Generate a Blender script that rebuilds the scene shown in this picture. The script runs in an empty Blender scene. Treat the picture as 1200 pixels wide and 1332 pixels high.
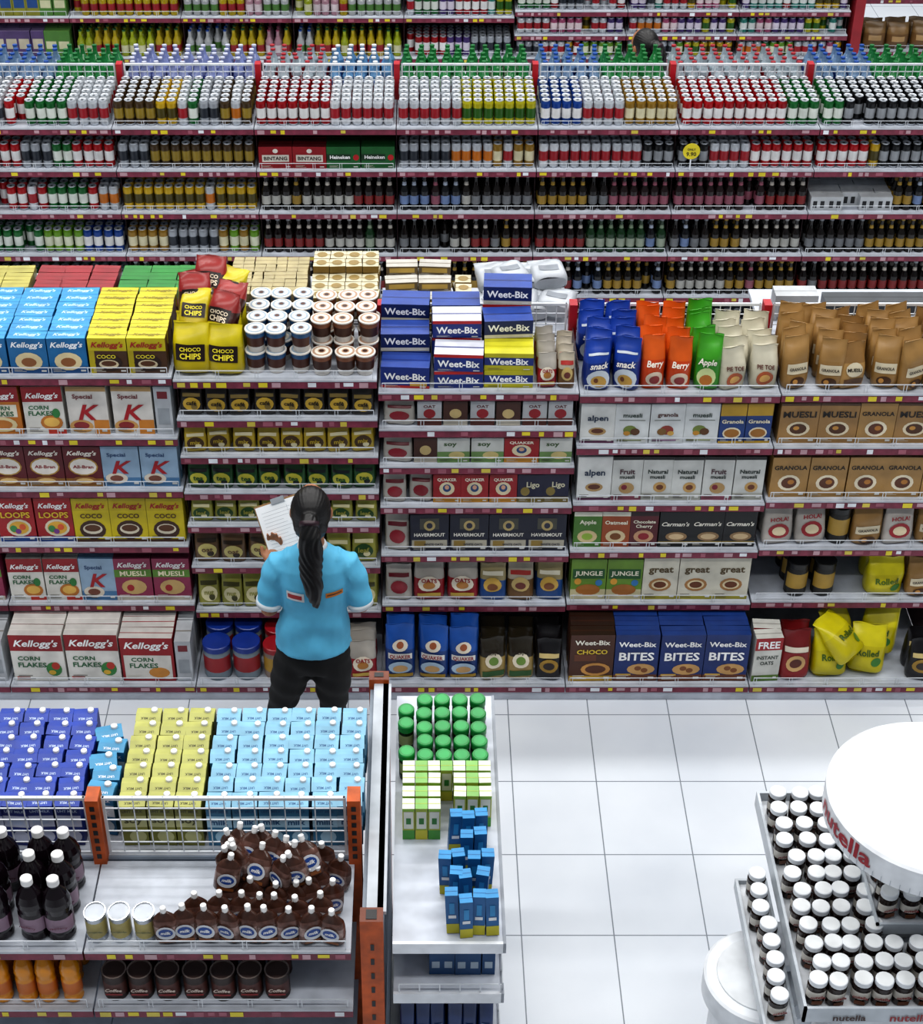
import bpy, math, random
import numpy as np
from mathutils import Vector, Matrix
from mathutils.bvhtree import BVHTree
random.seed(7)
R=random.uniform
scene=bpy.context.scene
coll=scene.collection
F=2200.; PX=550.; PY=666.; TH=math.radians(36); H=5.6
def zat(y,Y): return H-Y*math.tan(TH+math.atan((y-PY)/F))
# ------------------------------------------------ materials
MATS=[];MIX={}
def lin(h):
    h=h.lstrip('#'); o=[]
    for i in (0,2,4):
        c=int(h[i:i+2],16)/255.
        o.append(c/12.92 if c<=.04045 else ((c+.055)/1.055)**2.4)
    return (*o,1.)
def C(hx,rough=.42,metal=0.,var=.2,sc=11.,name=None):
    key=(hx,rough,metal,var,sc)
    if key in MIX: return MIX[key]
    m=bpy.data.materials.new(name or 'mat_'+hx.strip('#')); m.use_nodes=True
    nt=m.node_tree; b=nt.nodes['Principled BSDF']
    b.inputs['Roughness'].default_value=rough; b.inputs['Metallic'].default_value=metal
    tc=nt.nodes.new('ShaderNodeTexCoord'); n=nt.nodes.new('ShaderNodeTexNoise'); n.inputs['Scale'].default_value=sc
    n.inputs['Detail'].default_value=2.0
    mr=nt.nodes.new('ShaderNodeMapRange'); mr.inputs['From Min'].default_value=.3; mr.inputs['From Max'].default_value=.7
    mr.inputs['To Min'].default_value=1-var; mr.inputs['To Max'].default_value=1+var*.3
    vm=nt.nodes.new('ShaderNodeVectorMath'); vm.operation='SCALE'; vm.inputs[0].default_value=lin(hx)[:3]
    nt.links.new(tc.outputs['Object'],n.inputs['Vector']); nt.links.new(n.outputs['Fac'],mr.inputs['Value'])
    nt.links.new(mr.outputs['Result'],vm.inputs['Scale']); nt.links.new(vm.outputs['Vector'],b.inputs['Base Color'])
    MATS.append(m); MIX[key]=len(MATS)-1
    return MIX[key]
# ------------------------------------------------ text
TX={}
def textmesh(s,shear=0.):
    k=(s,shear)
    if k in TX: return TX[k]
    cu=bpy.data.curves.new('t','FONT'); cu.body=s; cu.shear=shear; cu.offset=.025; cu.resolution_u=2
    ob=bpy.data.objects.new('t',cu); coll.objects.link(ob)
    dg=bpy.context.evaluated_depsgraph_get(); dg.update()
    me=bpy.data.meshes.new_from_object(ob.evaluated_get(dg))
    V=np.array([v.co[:2] for v in me.vertices]); Fc=[tuple(p.vertices) for p in me.polygons]
    bpy.data.objects.remove(ob); bpy.data.meshes.remove(me); bpy.data.curves.remove(cu)
    mn=V.min(0);mx=V.max(0); V=(V-(mn+mx)/2)/(mx[0]-mn[0])
    TX[k]=(V,Fc,(mx[1]-mn[1])/(mx[0]-mn[0])); return TX[k]
# ------------------------------------------------ mesh builder
class P:
    def __init__(s,w=.1,d=.1,h=.1): s.ch=[]; s.w=w; s.d=d; s.h=h; s.fz=None; s.soft=False
    def add(s,V,Fs,mat,smooth=False):
        L=[i for f in Fs for i in f]; S=[len(f) for f in Fs]
        M=mat if isinstance(mat,list) else [mat]*len(Fs)
        s.ch.append((np.array(V,float).reshape(-1,3),np.array(L,int),np.array(S,int),np.array(M,int),np.full(len(Fs),smooth)))
        s.fz=None
    def freeze(s):
        if s.fz is None:
            off=0;Ls=[]
            for c in s.ch: Ls.append(c[1]+off); off+=len(c[0])
            s.fz=(np.concatenate([c[0] for c in s.ch]),np.concatenate(Ls),*[np.concatenate([c[i] for c in s.ch]) for i in (2,3,4)])
        return s.fz
    def put(s,o,loc,rz=0.,sc=(1,1,1),rx=0.,ry=0.):
        V,L,S,M,SM=o.freeze(); V=V*np.array(sc)
        if rx or ry or rz:
            m=np.array((Matrix.Rotation(rz,3,'Z')@Matrix.Rotation(ry,3,'Y')@Matrix.Rotation(rx,3,'X')))
            V=V@m.T
        s.ch.append((V+np.array(loc),L,S,M,SM)); s.fz=None
    def rest(s,o,loc,rz=0.,sc=(1,1,1),rx=0.,ry=0.):
        """put, but lift so the lowest point just touches loc z"""
        s.put(o,loc,rz,sc,rx,ry); c=s.ch[-1]; dz=loc[2]-c[0][:,2].min(); c[0][:,2]+=dz
    def box(s,x0,x1,y0,y1,z0,z1,m,top=None,front=None):
        V=[(x0,y0,z0),(x1,y0,z0),(x1,y1,z0),(x0,y1,z0),(x0,y0,z1),(x1,y0,z1),(x1,y1,z1),(x0,y1,z1)]
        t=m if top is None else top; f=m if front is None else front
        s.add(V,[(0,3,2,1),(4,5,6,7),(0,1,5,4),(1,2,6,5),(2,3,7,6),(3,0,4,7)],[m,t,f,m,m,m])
    def rect(s,x0,z0,x1,z1,m,y=-.001): s.add([(x0,y,z0),(x1,y,z0),(x1,y,z1),(x0,y,z1)],[(0,1,2,3)],m)
    def disc(s,cx,cz,rx,rz,m,y=-.0015,n=14):
        s.add([(cx+rx*math.cos(6.2832*i/n),y,cz+rz*math.sin(6.2832*i/n)) for i in range(n)],[tuple(range(n))],m)
    def text(s,t,cx,cz,w,m,y=-.002,shear=0.,maxh=None):
        V,Fs,a=textmesh(t,shear); hh=w if maxh is None else min(w,maxh/a)
        s.add([(cx+v[0]*w,y,cz+v[1]*hh) for v in V],Fs,m)
    def loft(s,lv,mats,seg=12,e=1.0,lab=None,cy=0.,cx=0.,smooth=True,capm=None,share=False):
        n=len(lv); rings=[]
        for (rx,ry,z) in lv:
            q_=[]
            for i in range(seg):
                a=-math.pi/2+2*math.pi*(i+.5)/seg; c,q=math.cos(a),math.sin(a)
                q_.append((cx+rx*math.copysign(abs(c)**e,c),cy+ry*math.copysign(abs(q)**e,q),z))
            rings.append(q_)
        V=[];Fs=[];M=[]
        if share:
            for q_ in rings: V+=q_
        for r in range(n-1):
            if share: o0=r*seg;o1=(r+1)*seg
            else: o0=len(V);V+=rings[r];o1=len(V);V+=rings[r+1]
            for i in range(seg):
                j=(i+1)%seg; Fs.append((o0+i,o0+j,o1+j,o1+i))
                m=mats[r] if isinstance(mats,(list,tuple)) else mats
                if lab and r in lab[0] and min(i+1,seg-i-1)<=lab[2]: m=lab[1]
                M.append(m)
        s.add(V,Fs,M,smooth)
        m0=mats[0] if isinstance(mats,(list,tuple)) else mats; m1=mats[-1] if isinstance(mats,(list,tuple)) else mats
        if capm is not None: m1=capm
        s.add(rings[0],[tuple(range(seg))[::-1]],m0); s.add(rings[-1],[tuple(range(seg))],m1)
    def tube(s,pts,m,seg=12,smooth=True):
        V=[];n=len(pts)
        for k,(x,y,z,a,b) in enumerate(pts):
            p0=Vector(pts[max(0,k-1)][:3]);p1=Vector(pts[min(n-1,k+1)][:3]); d=(p1-p0).normalized()
            X=Vector((1,0,0)) if abs(d.x)<.93 else Vector((0,1,0)); sd=(X-d*X.dot(d)).normalized(); o=d.cross(sd)
            for i in range(seg):
                t=2*math.pi*i/seg; v=Vector((x,y,z))+sd*a*math.cos(t)+o*b*math.sin(t); V.append(tuple(v))
        Fs=[(r*seg+i,r*seg+(i+1)%seg,(r+1)*seg+(i+1)%seg,(r+1)*seg+i) for r in range(n-1) for i in range(seg)]
        Fs+= [tuple(range(seg))[::-1],tuple(range((n-1)*seg,n*seg))]
        s.add(V,Fs,m,smooth)
    def ell(s,c,r,m,seg=14,rings=9,tilt=0.):
        V=[];T=Matrix.Rotation(tilt,3,'X')
        for k in range(rings+1):
            p=math.pi*(k+.02)/(rings+.04)
            for i in range(seg):
                t=2*math.pi*i/seg
                v=T@Vector((r[0]*math.sin(p)*math.cos(t),r[1]*math.sin(p)*math.sin(t),-r[2]*math.cos(p))); V.append((c[0]+v.x,c[1]+v.y,c[2]+v.z))
        Fs=[(k*seg+i,k*seg+(i+1)%seg,(k+1)*seg+(i+1)%seg,(k+1)*seg+i) for k in range(rings) for i in range(seg)]
        Fs+=[tuple(range(seg))[::-1],tuple(range(rings*seg,(rings+1)*seg))]
        s.add(V,Fs,m,True)
    def build(s,name,parent=None,origin=None):
        V,L,S,M,SM=s.freeze()
        if origin is None: origin=((V[:,0].min()+V[:,0].max())/2,(V[:,1].min()+V[:,1].max())/2,V[:,2].min())
        V=V-np.array(origin)
        me=bpy.data.meshes.new(name); me.vertices.add(len(V)); me.vertices.foreach_set('co',V.ravel())
        me.loops.add(len(L)); me.loops.foreach_set('vertex_index',L)
        me.polygons.add(len(S)); me.polygons.foreach_set('loop_start',np.concatenate([[0],np.cumsum(S)[:-1]]))
        u,inv=np.unique(M,return_inverse=True)
        for i in u: me.materials.append(MATS[i])
        me.polygons.foreach_set('material_index',inv.astype(np.int32)); me.polygons.foreach_set('use_smooth',SM)
        me.update(calc_edges=True); me.validate()
        ob=bpy.data.objects.new(name,me); coll.objects.link(ob); ob.location=origin
        if parent: ob.parent=parent
        return ob
# ------------------------------------------------ common colours
WH=C('#dde1e7'); SH=C('#bfc5cf',.4); LIP=C('#7a2f44',.5,0,.35,25.); LIPH=C('#b8959e',.5); RED=C('#a81c28',.4); ORG=C('#b85214',.5,0,.35,20.)
DK=C('#0f1013',.4); SIL=C('#b9bec4',.25,.7); YEL=C('#d6c62a'); BACKP=C('#2c2e33',.6)  # BACKP: grey back panel darkened, shade inside the shelves put into its colour
WIRE=C('#cfd4da',.35); CAPW=C('#e6e6e6',.35)
# ------------------------------------------------ product prototypes
def dark(hx): return sum(lin(hx)[:3])/3<.25
def bx(w,d,h,base,top=None,rects=(),discs=(),texts=(),fine=True):
    p=P(w,d,h); p.box(-w/2,w/2,0,d,0,h,C(base),top=C(top) if top else None)
    y=-.0006
    for r in rects: p.rect((r[0]-.5)*w,r[1]*h,(r[2]-.5)*w,r[3]*h,C(r[4]),y); y-=.0004
    for r in discs: p.disc((r[0]-.5)*w,r[1]*h,r[2]*w,r[3]*h,C(r[4]),y); y-=.0004
    if fine and w>.1:
        m=C('#cfcbbf') if dark(base) else C('#55504c')
        for k,(a,b_) in enumerate(((.08,.4),(.08,.3),(.08,.35))): p.rect((a-.5)*w,(.05+.035*k)*h,(b_-.5)*w,(.062+.035*k)*h,m,y)
        p.rect((.8-.5)*w,.05*h,(.93-.5)*w,.1*h,C('#d8d8d4'),y)
    for t in texts: p.text(t[0],(t[1]-.5)*w,t[2]*h,t[3]*w,C(t[4]),y,t[5] if len(t)>5 else 0.,maxh=t[6]*h if len(t)>6 else .3*h)
    p.add([(-w/2,d*.47,h+.0005),(w/2,d*.47,h+.0005),(w/2,d*.53,h+.0005),(-w/2,d*.53,h+.0005)],[(0,1,2,3)],C('#8a8680') if not top else C(base))
    return p
def can(body,band,label,top='#c3c8ce',r=.0315,h=.155):
    p=P(2*r*1.03,2*r*1.03,h); b=C(body,.28,.25);k=C(band,.28,.25);l=C(label,.3,.1);t=C(top,.3,.6); k2=C('#5a5f66',.3,.6)
    p.loft([(r*.85,r*.85,0),(r,r,.012),(r,r,h*.3),(r,r,h*.42),(r,r,h*.7),(r,r,h*.88),(r*.84,r*.84,h-.004),(r*.86,r*.86,h),(r*.74,r*.74,h-.002)],
           [t,b,k,b,b,b,t,t],seg=12,lab=([2,3],l,2),cy=r,capm=t)
    p.add([(-.007,r-.012,h-.0012),(.007,r-.012,h-.0012),(.008,r+.006,h-.0012),(-.008,r+.006,h-.0012)],[(0,1,2,3)],k2)
    return p
def bottle(glass,label,cap,r=.03,h=.235,neck=None):
    p=P(2*r*1.04,2*r*1.04,h); g=C(glass,.12);l=C(label,.4);c=C(cap,.3); n=C(neck,.4) if neck else g
    p.loft([(r*.9,r*.9,0),(r,r,.008),(r,r,h*.18),(r,r,h*.43),(r,r,h*.55),(r*.5,r*.5,h*.72),(r*.4,r*.4,h*.82),(r*.4,r*.4,h*.95),(r*.45,r*.45,h*.951),(r*.45,r*.45,h)],
           [g,g,g,g,g,n,g,c,c],seg=10,cy=r,capm=c,lab=([2],l,3))
    return p
def bag(w,d,h,base,label=None,texts=(),discs=(),rects=(),topc=None,seg=24,wob=.004):
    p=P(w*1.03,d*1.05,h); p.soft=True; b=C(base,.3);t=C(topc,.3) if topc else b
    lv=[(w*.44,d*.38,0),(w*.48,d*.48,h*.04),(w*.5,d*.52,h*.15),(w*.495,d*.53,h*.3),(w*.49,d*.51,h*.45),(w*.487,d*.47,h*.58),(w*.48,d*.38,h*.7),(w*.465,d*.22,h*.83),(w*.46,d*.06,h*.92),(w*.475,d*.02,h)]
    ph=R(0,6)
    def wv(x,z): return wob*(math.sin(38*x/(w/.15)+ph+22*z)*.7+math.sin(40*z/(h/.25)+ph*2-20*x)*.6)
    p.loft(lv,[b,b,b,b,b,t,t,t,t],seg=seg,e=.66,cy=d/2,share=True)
    c=p.ch[0]; V=c[0]
    for i in range(len(V)):
        V[i,1]+=wv(V[i,0],V[i,2]); V[i,2]+=0 if V[i,2]<.01 else .004*math.sin(50*V[i,0]+ph)*(V[i,2]/h)
    zz=[q[2] for q in lv]
    def wrap(x,z,o):
        rx=np.interp(z,zz,[q[0] for q in lv]);ry=np.interp(z,zz,[q[1] for q in lv]); q=min(.97,abs(x)/rx)
        return (x,d/2-ry*(1-q**(2/.66))**(.33)+wv(x,z)-o,z+.004*math.sin(50*x+ph)*(z/h))
    o=.003
    for r in rects:
        nx=8; V2=[];
        for j in range(5):
            for i in range(nx+1): V2.append(wrap((r[0]+(r[2]-r[0])*i/nx-.5)*w*.94,(r[1]+(r[3]-r[1])*j/4)*h,o))
        p.add(V2,[(j*(nx+1)+i,j*(nx+1)+i+1,(j+1)*(nx+1)+i+1,(j+1)*(nx+1)+i) for j in range(4) for i in range(nx)],C(r[4],.35),True); o+=.0012
    for r in discs:
        n=14; V2=[wrap((r[0]-.5)*w,r[1]*h,o)]
        for f in (.5,1.):
            V2+=[wrap((r[0]-.5)*w+f*r[2]*w*math.cos(6.2832*i/n),r[1]*h+f*r[3]*h*math.sin(6.2832*i/n),o) for i in range(n)]
        p.add(V2,[(0,1+i,1+(i+1)%n) for i in range(n)]+[(1+i,1+n+i,1+n+(i+1)%n,1+(i+1)%n) for i in range(n)],C(r[4],.35),True); o+=.0012
    o+=.001
    for q in texts:
        Vt,Fs,a=textmesh(q[0],q[5] if len(q)>5 else 0.); ww=q[3]*w; hh=min(ww,.22*h/a)
        p.add([wrap((q[1]-.5)*w+v[0]*ww,q[2]*h+v[1]*hh,o) for v in Vt],Fs,C(q[4]))
    return p
def tub(r,h,body,lid,label,rt=None):
    p=P(2.06*r,2.06*r,h); rt=rt or r; b=C(body);l=C(lid,.3);q=C(label)
    p.loft([(r*.92,r*.92,0),(r,r,.01),(r,r,h*.25),(r,r,h*.7),(rt*.96,rt*.96,h*.82),(rt,rt,h*.84),(rt,rt,h*.985),(rt*.93,rt*.93,h)],[b,b,b,b,b,l,l],seg=18,lab=([2],q,3),cy=r,capm=l)
    return p
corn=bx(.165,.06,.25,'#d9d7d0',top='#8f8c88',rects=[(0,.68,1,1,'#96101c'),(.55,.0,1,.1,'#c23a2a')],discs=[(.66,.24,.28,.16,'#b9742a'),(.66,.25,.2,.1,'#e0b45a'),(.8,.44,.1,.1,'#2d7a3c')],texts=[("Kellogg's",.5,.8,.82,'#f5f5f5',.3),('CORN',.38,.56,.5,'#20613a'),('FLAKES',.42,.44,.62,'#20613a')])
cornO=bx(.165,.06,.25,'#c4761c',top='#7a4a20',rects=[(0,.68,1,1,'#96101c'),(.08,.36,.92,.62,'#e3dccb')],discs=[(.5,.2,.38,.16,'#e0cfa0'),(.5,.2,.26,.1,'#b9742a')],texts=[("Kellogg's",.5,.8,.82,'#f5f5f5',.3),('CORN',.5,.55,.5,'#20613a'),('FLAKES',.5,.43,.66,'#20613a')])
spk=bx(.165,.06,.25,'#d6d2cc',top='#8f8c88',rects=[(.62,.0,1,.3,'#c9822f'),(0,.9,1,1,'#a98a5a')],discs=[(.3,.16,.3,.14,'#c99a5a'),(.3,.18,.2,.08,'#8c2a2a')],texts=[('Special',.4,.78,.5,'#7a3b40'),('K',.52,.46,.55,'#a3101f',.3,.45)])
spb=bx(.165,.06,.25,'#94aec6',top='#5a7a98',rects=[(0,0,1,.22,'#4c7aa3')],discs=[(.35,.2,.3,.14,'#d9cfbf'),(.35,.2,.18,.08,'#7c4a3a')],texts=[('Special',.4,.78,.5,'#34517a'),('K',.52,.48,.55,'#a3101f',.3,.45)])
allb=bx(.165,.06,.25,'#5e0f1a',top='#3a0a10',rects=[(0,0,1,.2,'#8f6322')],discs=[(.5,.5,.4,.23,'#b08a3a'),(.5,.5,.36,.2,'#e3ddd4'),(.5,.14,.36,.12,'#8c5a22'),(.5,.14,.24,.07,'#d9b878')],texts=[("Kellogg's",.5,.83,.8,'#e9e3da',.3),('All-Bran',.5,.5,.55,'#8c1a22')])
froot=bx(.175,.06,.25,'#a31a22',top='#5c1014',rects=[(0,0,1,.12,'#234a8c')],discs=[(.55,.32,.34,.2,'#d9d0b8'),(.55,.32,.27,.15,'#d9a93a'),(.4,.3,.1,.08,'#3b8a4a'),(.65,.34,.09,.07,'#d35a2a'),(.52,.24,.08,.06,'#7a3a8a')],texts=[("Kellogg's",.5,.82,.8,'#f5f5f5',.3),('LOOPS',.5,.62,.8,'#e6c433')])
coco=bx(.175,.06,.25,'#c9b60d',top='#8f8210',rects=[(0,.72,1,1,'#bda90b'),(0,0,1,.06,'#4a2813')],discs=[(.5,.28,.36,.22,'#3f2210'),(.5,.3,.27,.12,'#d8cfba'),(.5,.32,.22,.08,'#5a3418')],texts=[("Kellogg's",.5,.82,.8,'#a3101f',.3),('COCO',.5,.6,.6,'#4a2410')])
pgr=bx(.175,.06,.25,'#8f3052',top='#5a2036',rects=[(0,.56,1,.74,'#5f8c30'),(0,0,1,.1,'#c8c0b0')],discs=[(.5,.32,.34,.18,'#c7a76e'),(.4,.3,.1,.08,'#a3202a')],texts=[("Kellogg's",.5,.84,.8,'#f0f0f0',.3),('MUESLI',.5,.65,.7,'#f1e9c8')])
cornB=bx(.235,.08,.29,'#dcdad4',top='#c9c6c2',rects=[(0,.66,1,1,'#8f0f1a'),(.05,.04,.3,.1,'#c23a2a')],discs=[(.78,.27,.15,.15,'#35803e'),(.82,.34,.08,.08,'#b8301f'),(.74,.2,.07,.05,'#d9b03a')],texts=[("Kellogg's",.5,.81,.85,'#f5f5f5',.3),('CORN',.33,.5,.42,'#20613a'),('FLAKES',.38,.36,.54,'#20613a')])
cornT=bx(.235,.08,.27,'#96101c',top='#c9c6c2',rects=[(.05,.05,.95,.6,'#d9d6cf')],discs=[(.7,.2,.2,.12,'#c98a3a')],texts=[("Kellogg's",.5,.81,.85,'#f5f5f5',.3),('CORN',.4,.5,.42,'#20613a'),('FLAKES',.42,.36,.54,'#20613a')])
def toplab(p,txt,m,w,d,h):
    V,Fs,a=textmesh(txt,.3); p.add([(v[0]*w*.7,d*.5+v[1]*w*.7,h+.001) for v in V],Fs,C(m))
blueT=bx(.155,.064,.175,'#16699f',top='#2a8cc4',rects=[(0,.0,1,.2,'#124b80')],discs=[(.5,.34,.36,.26,'#d9c99e'),(.5,.32,.2,.13,'#8f5a2f')],texts=[("Kellogg's",.5,.8,.85,'#f0f4f8',.3)])
toplab(blueT,"Kellogg's",'#bcd8ea',.155,.064,.175)
yelT=bx(.155,.064,.175,'#4a2d14',top='#c4ba16',rects=[(0,.64,1,1,'#c0b112'),(.0,.0,.15,.64,'#b0a012')],discs=[(.5,.3,.36,.24,'#2d170b'),(.5,.26,.26,.13,'#cfc0a0'),(.5,.28,.2,.08,'#5a3418')],texts=[("Kellogg's",.5,.8,.85,'#a3101f',.3),('COCO',.45,.48,.5,'#e2d23a')])
toplab(yelT,"Kellogg's",'#8a7a10',.155,.064,.175)
sidew=bx(.07,.16,.25,'#b9bdc2',rects=[(.15,.2,.85,.55,'#9aa0a6'),(.2,.75,.8,.9,'#7c2830')])
def pouch(b,l,a,txt=None,w=.115,h=.16):
    return bag(w,.05,h,b,discs=[(.5,.4,.38,.24,l),(.62,.3,.14,.1,a)],rects=[(.1,.66,.9,.78,a)],texts=[(txt,.5,.44,.45,b)] if txt else (),wob=.003)
pc=[pouch('#1f1915','#cca83e','#84703a','café'),pouch('#b59c32','#4c3822','#d9d0ac','mix'),pouch('#25502a','#bcb644','#1c1c1c','tea'),pouch('#9a9844','#30502a','#e0d8ac','leaf'),pouch('#6c543c','#ccc07c','#34281a','oat'),pouch('#9a9848','#e0d8ac','#484620','nut',h=.19)]
rb=bag(.15,.07,.22,'#941a26',discs=[(.5,.45,.36,.2,'#e3dac8'),(.5,.42,.2,.1,'#b07a3c')],rects=[(0.1,.1,.9,.2,'#c7a850')],texts=[('OATS',.5,.55,.5,'#941a26')],topc='#a9a49c')
wb=bag(.13,.06,.19,'#b3aea6',discs=[(.5,.4,.32,.2,'#8a2430')],rects=[(.1,.68,.9,.78,'#6a1a26')])
blb=bag(.13,.06,.21,'#1d4a86',discs=[(.5,.45,.34,.2,'#c8a44e'),(.5,.4,.2,.1,'#7c4a24')],rects=[(.1,.7,.9,.8,'#d9d4c0')],topc='#9c8f68')
brb=bag(.13,.06,.21,'#6a4a22',discs=[(.5,.45,.34,.2,'#c4ab6c'),(.5,.42,.2,.1,'#6a2a1c')],rects=[(.1,.7,.9,.8,'#a3302a')],topc='#b3aa98')
qkb=bag(.16,.09,.3,'#1c3f7c',discs=[(.5,.66,.26,.1,'#d8d0c0'),(.5,.67,.12,.06,'#9c5a3a'),(.5,.26,.4,.12,'#a9c0d4'),(.5,.24,.25,.07,'#c9a06a')],rects=[(.05,.05,.95,.12,'#b08c24'),(.08,.42,.92,.52,'#d9d9d4')],texts=[('QUAKER',.5,.47,.7,'#8c2027')],topc='#2354a0')
qgb=bag(.14,.08,.24,'#9c8650',discs=[(.5,.5,.32,.18,'#e0d6bf'),(.5,.5,.18,.1,'#6a8a3a')],rects=[(.05,.1,.95,.25,'#2d5a2a')],texts=[('ENERJOY',.5,.68,.7,'#2a1c10')],topc='#2a2418')
qbb=bag(.14,.08,.24,'#17161a',discs=[(.5,.4,.36,.18,'#a3802c'),(.5,.4,.22,.1,'#2a1a10')],rects=[(.1,.6,.9,.7,'#c9b57c')],topc='#121013')
smb=bx(.1,.05,.15,'#b9bbbe',top='#c9cacc',rects=[(0,0,1,.3,'#5b2a20')],discs=[(.5,.5,.25,.2,'#98202a')],texts=[('OAT',.5,.8,.5,'#5b2a2c')])
smb2=bx(.1,.05,.15,'#4a2a20',top='#5a3a2c',rects=[(0,0,1,.2,'#b9b2a4')],discs=[(.5,.5,.25,.2,'#c9b27c')])
grb=bx(.14,.05,.17,'#c9cbc6',rects=[(0,0,1,.45,'#6f9054')],discs=[(.6,.3,.25,.16,'#c9b87c')],texts=[('soy',.4,.72,.4,'#3a5a2a')])
qrd=bx(.15,.06,.18,'#9c1a22',rects=[(0,0,1,.18,'#b8842c')],discs=[(.5,.5,.28,.24,'#e0d2b0'),(.5,.52,.15,.14,'#2a4a7c'),(.5,.55,.08,.08,'#d8a88a')],texts=[('QUAKER',.5,.82,.7,'#f5efdf')])
nvd=bx(.14,.06,.16,'#1d1e3c',rects=[(0,.0,1,.2,'#7a6a30')],discs=[(.3,.4,.18,.16,'#8c7a3c')],texts=[('Ligo',.6,.62,.5,'#d9d4b8')])
hav=bx(.2,.07,.21,'#171b30',top='#1c2038',rects=[(.04,.08,.96,.3,'#a9a494'),(.1,.1,.4,.28,'#8c7434'),(.25,.6,.75,.9,'#4a4a40')],discs=[(.5,.7,.15,.14,'#b8a46c'),(.5,.7,.08,.08,'#2a2c40')],texts=[('HAVERMOUT',.5,.45,.8,'#e9e6dc'),('WHITE OATS',.6,.18,.5,'#1c2038')])
mus=bx(.16,.06,.24,'#cfd3d4',top='#9a9e9f',rects=[(.12,.58,.88,.6,'#7a7f7a'),(.1,.06,.9,.1,'#9aa07a')],discs=[(.45,.34,.2,.12,'#6f803c'),(.6,.3,.14,.09,'#5b3a1c'),(.36,.26,.1,.06,'#b8862f')],texts=[('muesli',.5,.72,.55,'#3a4a42')])
musr=bx(.16,.06,.24,'#cfd3d4',top='#9a9e9f',rects=[(.12,.58,.88,.6,'#7a7f7a'),(.1,.06,.9,.1,'#a07a9a')],discs=[(.5,.34,.2,.12,'#8c3a30'),(.36,.3,.14,.09,'#7b5a2c'),(.62,.26,.1,.06,'#c8a050')],texts=[('granola',.5,.72,.6,'#5a3a32')])
mus2=bx(.16,.06,.24,'#d2d4d2',top='#9a9e9f',rects=[(.0,.0,1,.06,'#5a2a4a')],discs=[(.5,.3,.26,.1,'#a88a5c'),(.5,.31,.18,.06,'#5a2f1c')],texts=[('alpen',.5,.62,.6,'#1f3450')])
grn=bx(.12,.06,.24,'#1f3f7c',top='#a88c20',rects=[(0,.7,1,1,'#b8942a'),(0,0,1,.06,'#b8942a')],discs=[(.5,.26,.36,.15,'#d9d0b8'),(.5,.26,.3,.11,'#9c6a2c')],texts=[('Granola',.5,.56,.85,'#f2ead0')])
blk=bx(.14,.06,.24,'#c6c8c5',top='#17181a',rects=[(0,.0,1,.16,'#a9a9a0'),(0,.93,1,1,'#17181a')],discs=[(.6,.3,.22,.12,'#b9945a'),(.6,.3,.12,.06,'#6a3a20')],texts=[('Natural',.5,.66,.66,'#23312a'),('muesli',.5,.54,.5,'#23312a')])
blk2=bx(.14,.06,.24,'#c6c8c5',top='#17181a',rects=[(0,.0,1,.1,'#8a4a5a'),(0,.93,1,1,'#17181a')],discs=[(.5,.28,.26,.13,'#a98a5a'),(.42,.3,.1,.06,'#7a2030')],texts=[('Fruit',.5,.66,.5,'#4a2130'),('muesli',.5,.54,.5,'#23312a')])
c1=bx(.13,.06,.21,'#4a7a2c',rects=[(0,.88,1,1,'#d9d9c8')],discs=[(.5,.3,.36,.18,'#c9b68a'),(.5,.3,.2,.1,'#8aa83a')],texts=[('Apple',.5,.7,.6,'#f1efda')])
c2=bx(.13,.06,.21,'#9c4a1f',rects=[(0,.88,1,1,'#d9d9c8')],discs=[(.5,.3,.36,.18,'#d6c39c'),(.5,.3,.2,.1,'#7c4a20')],texts=[('Oatmeal',.5,.7,.8,'#f1efda')])
c3=bx(.13,.06,.21,'#5a1722',rects=[(0,.88,1,1,'#2a1014')],discs=[(.5,.3,.36,.18,'#c09674'),(.5,.3,.2,.1,'#8c1a2a')],texts=[('Chocolate',.5,.72,.8,'#f1efda'),('Cherry',.5,.58,.6,'#f1efda')])
carm=bx(.15,.06,.22,'#141518',rects=[(.0,.1,1,.16,'#8f7a3c')],discs=[(.55,.3,.34,.13,'#8f7350'),(.55,.3,.24,.08,'#c9b08a')],texts=[("Carman's",.5,.66,.86,'#f0ece0',.3)])
jun=bx(.165,.06,.24,'#6a9030',rects=[(0,0,1,.25,'#c8bf98'),(.05,.52,.95,.76,'#235a2a')],discs=[(.5,.24,.35,.14,'#a36a2f'),(.2,.45,.1,.08,'#d9a03a'),(.8,.42,.1,.08,'#3a7ab0')],texts=[('JUNGLE',.5,.64,.78,'#f3efd8')])
grt=bx(.165,.06,.25,'#d3cfbe',rects=[(0,0,1,.1,'#a39a30')],discs=[(.5,.36,.32,.16,'#a87a48'),(.5,.36,.24,.11,'#e0cfa8'),(.5,.36,.18,.08,'#6a3a1c')],texts=[('great',.5,.7,.7,'#5b4a2a')])
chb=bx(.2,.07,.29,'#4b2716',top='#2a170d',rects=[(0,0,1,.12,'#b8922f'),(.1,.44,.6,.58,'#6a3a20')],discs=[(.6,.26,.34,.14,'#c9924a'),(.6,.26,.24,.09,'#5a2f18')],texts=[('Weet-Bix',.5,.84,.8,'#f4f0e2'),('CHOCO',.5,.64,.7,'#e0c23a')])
bit=bx(.2,.07,.29,'#17306c',top='#1c3c7c',rects=[(0,.0,1,.14,'#6a3a1f'),(.05,.12,.4,.16,'#c9a24a')],discs=[(.62,.26,.32,.12,'#c2985f'),(.55,.28,.08,.05,'#7c4a24'),(.7,.24,.08,.05,'#7c4a24')],texts=[('Weet-Bix',.5,.8,.85,'#f4f4f4'),('BITES',.5,.54,.8,'#f4f4f4')])
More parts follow.
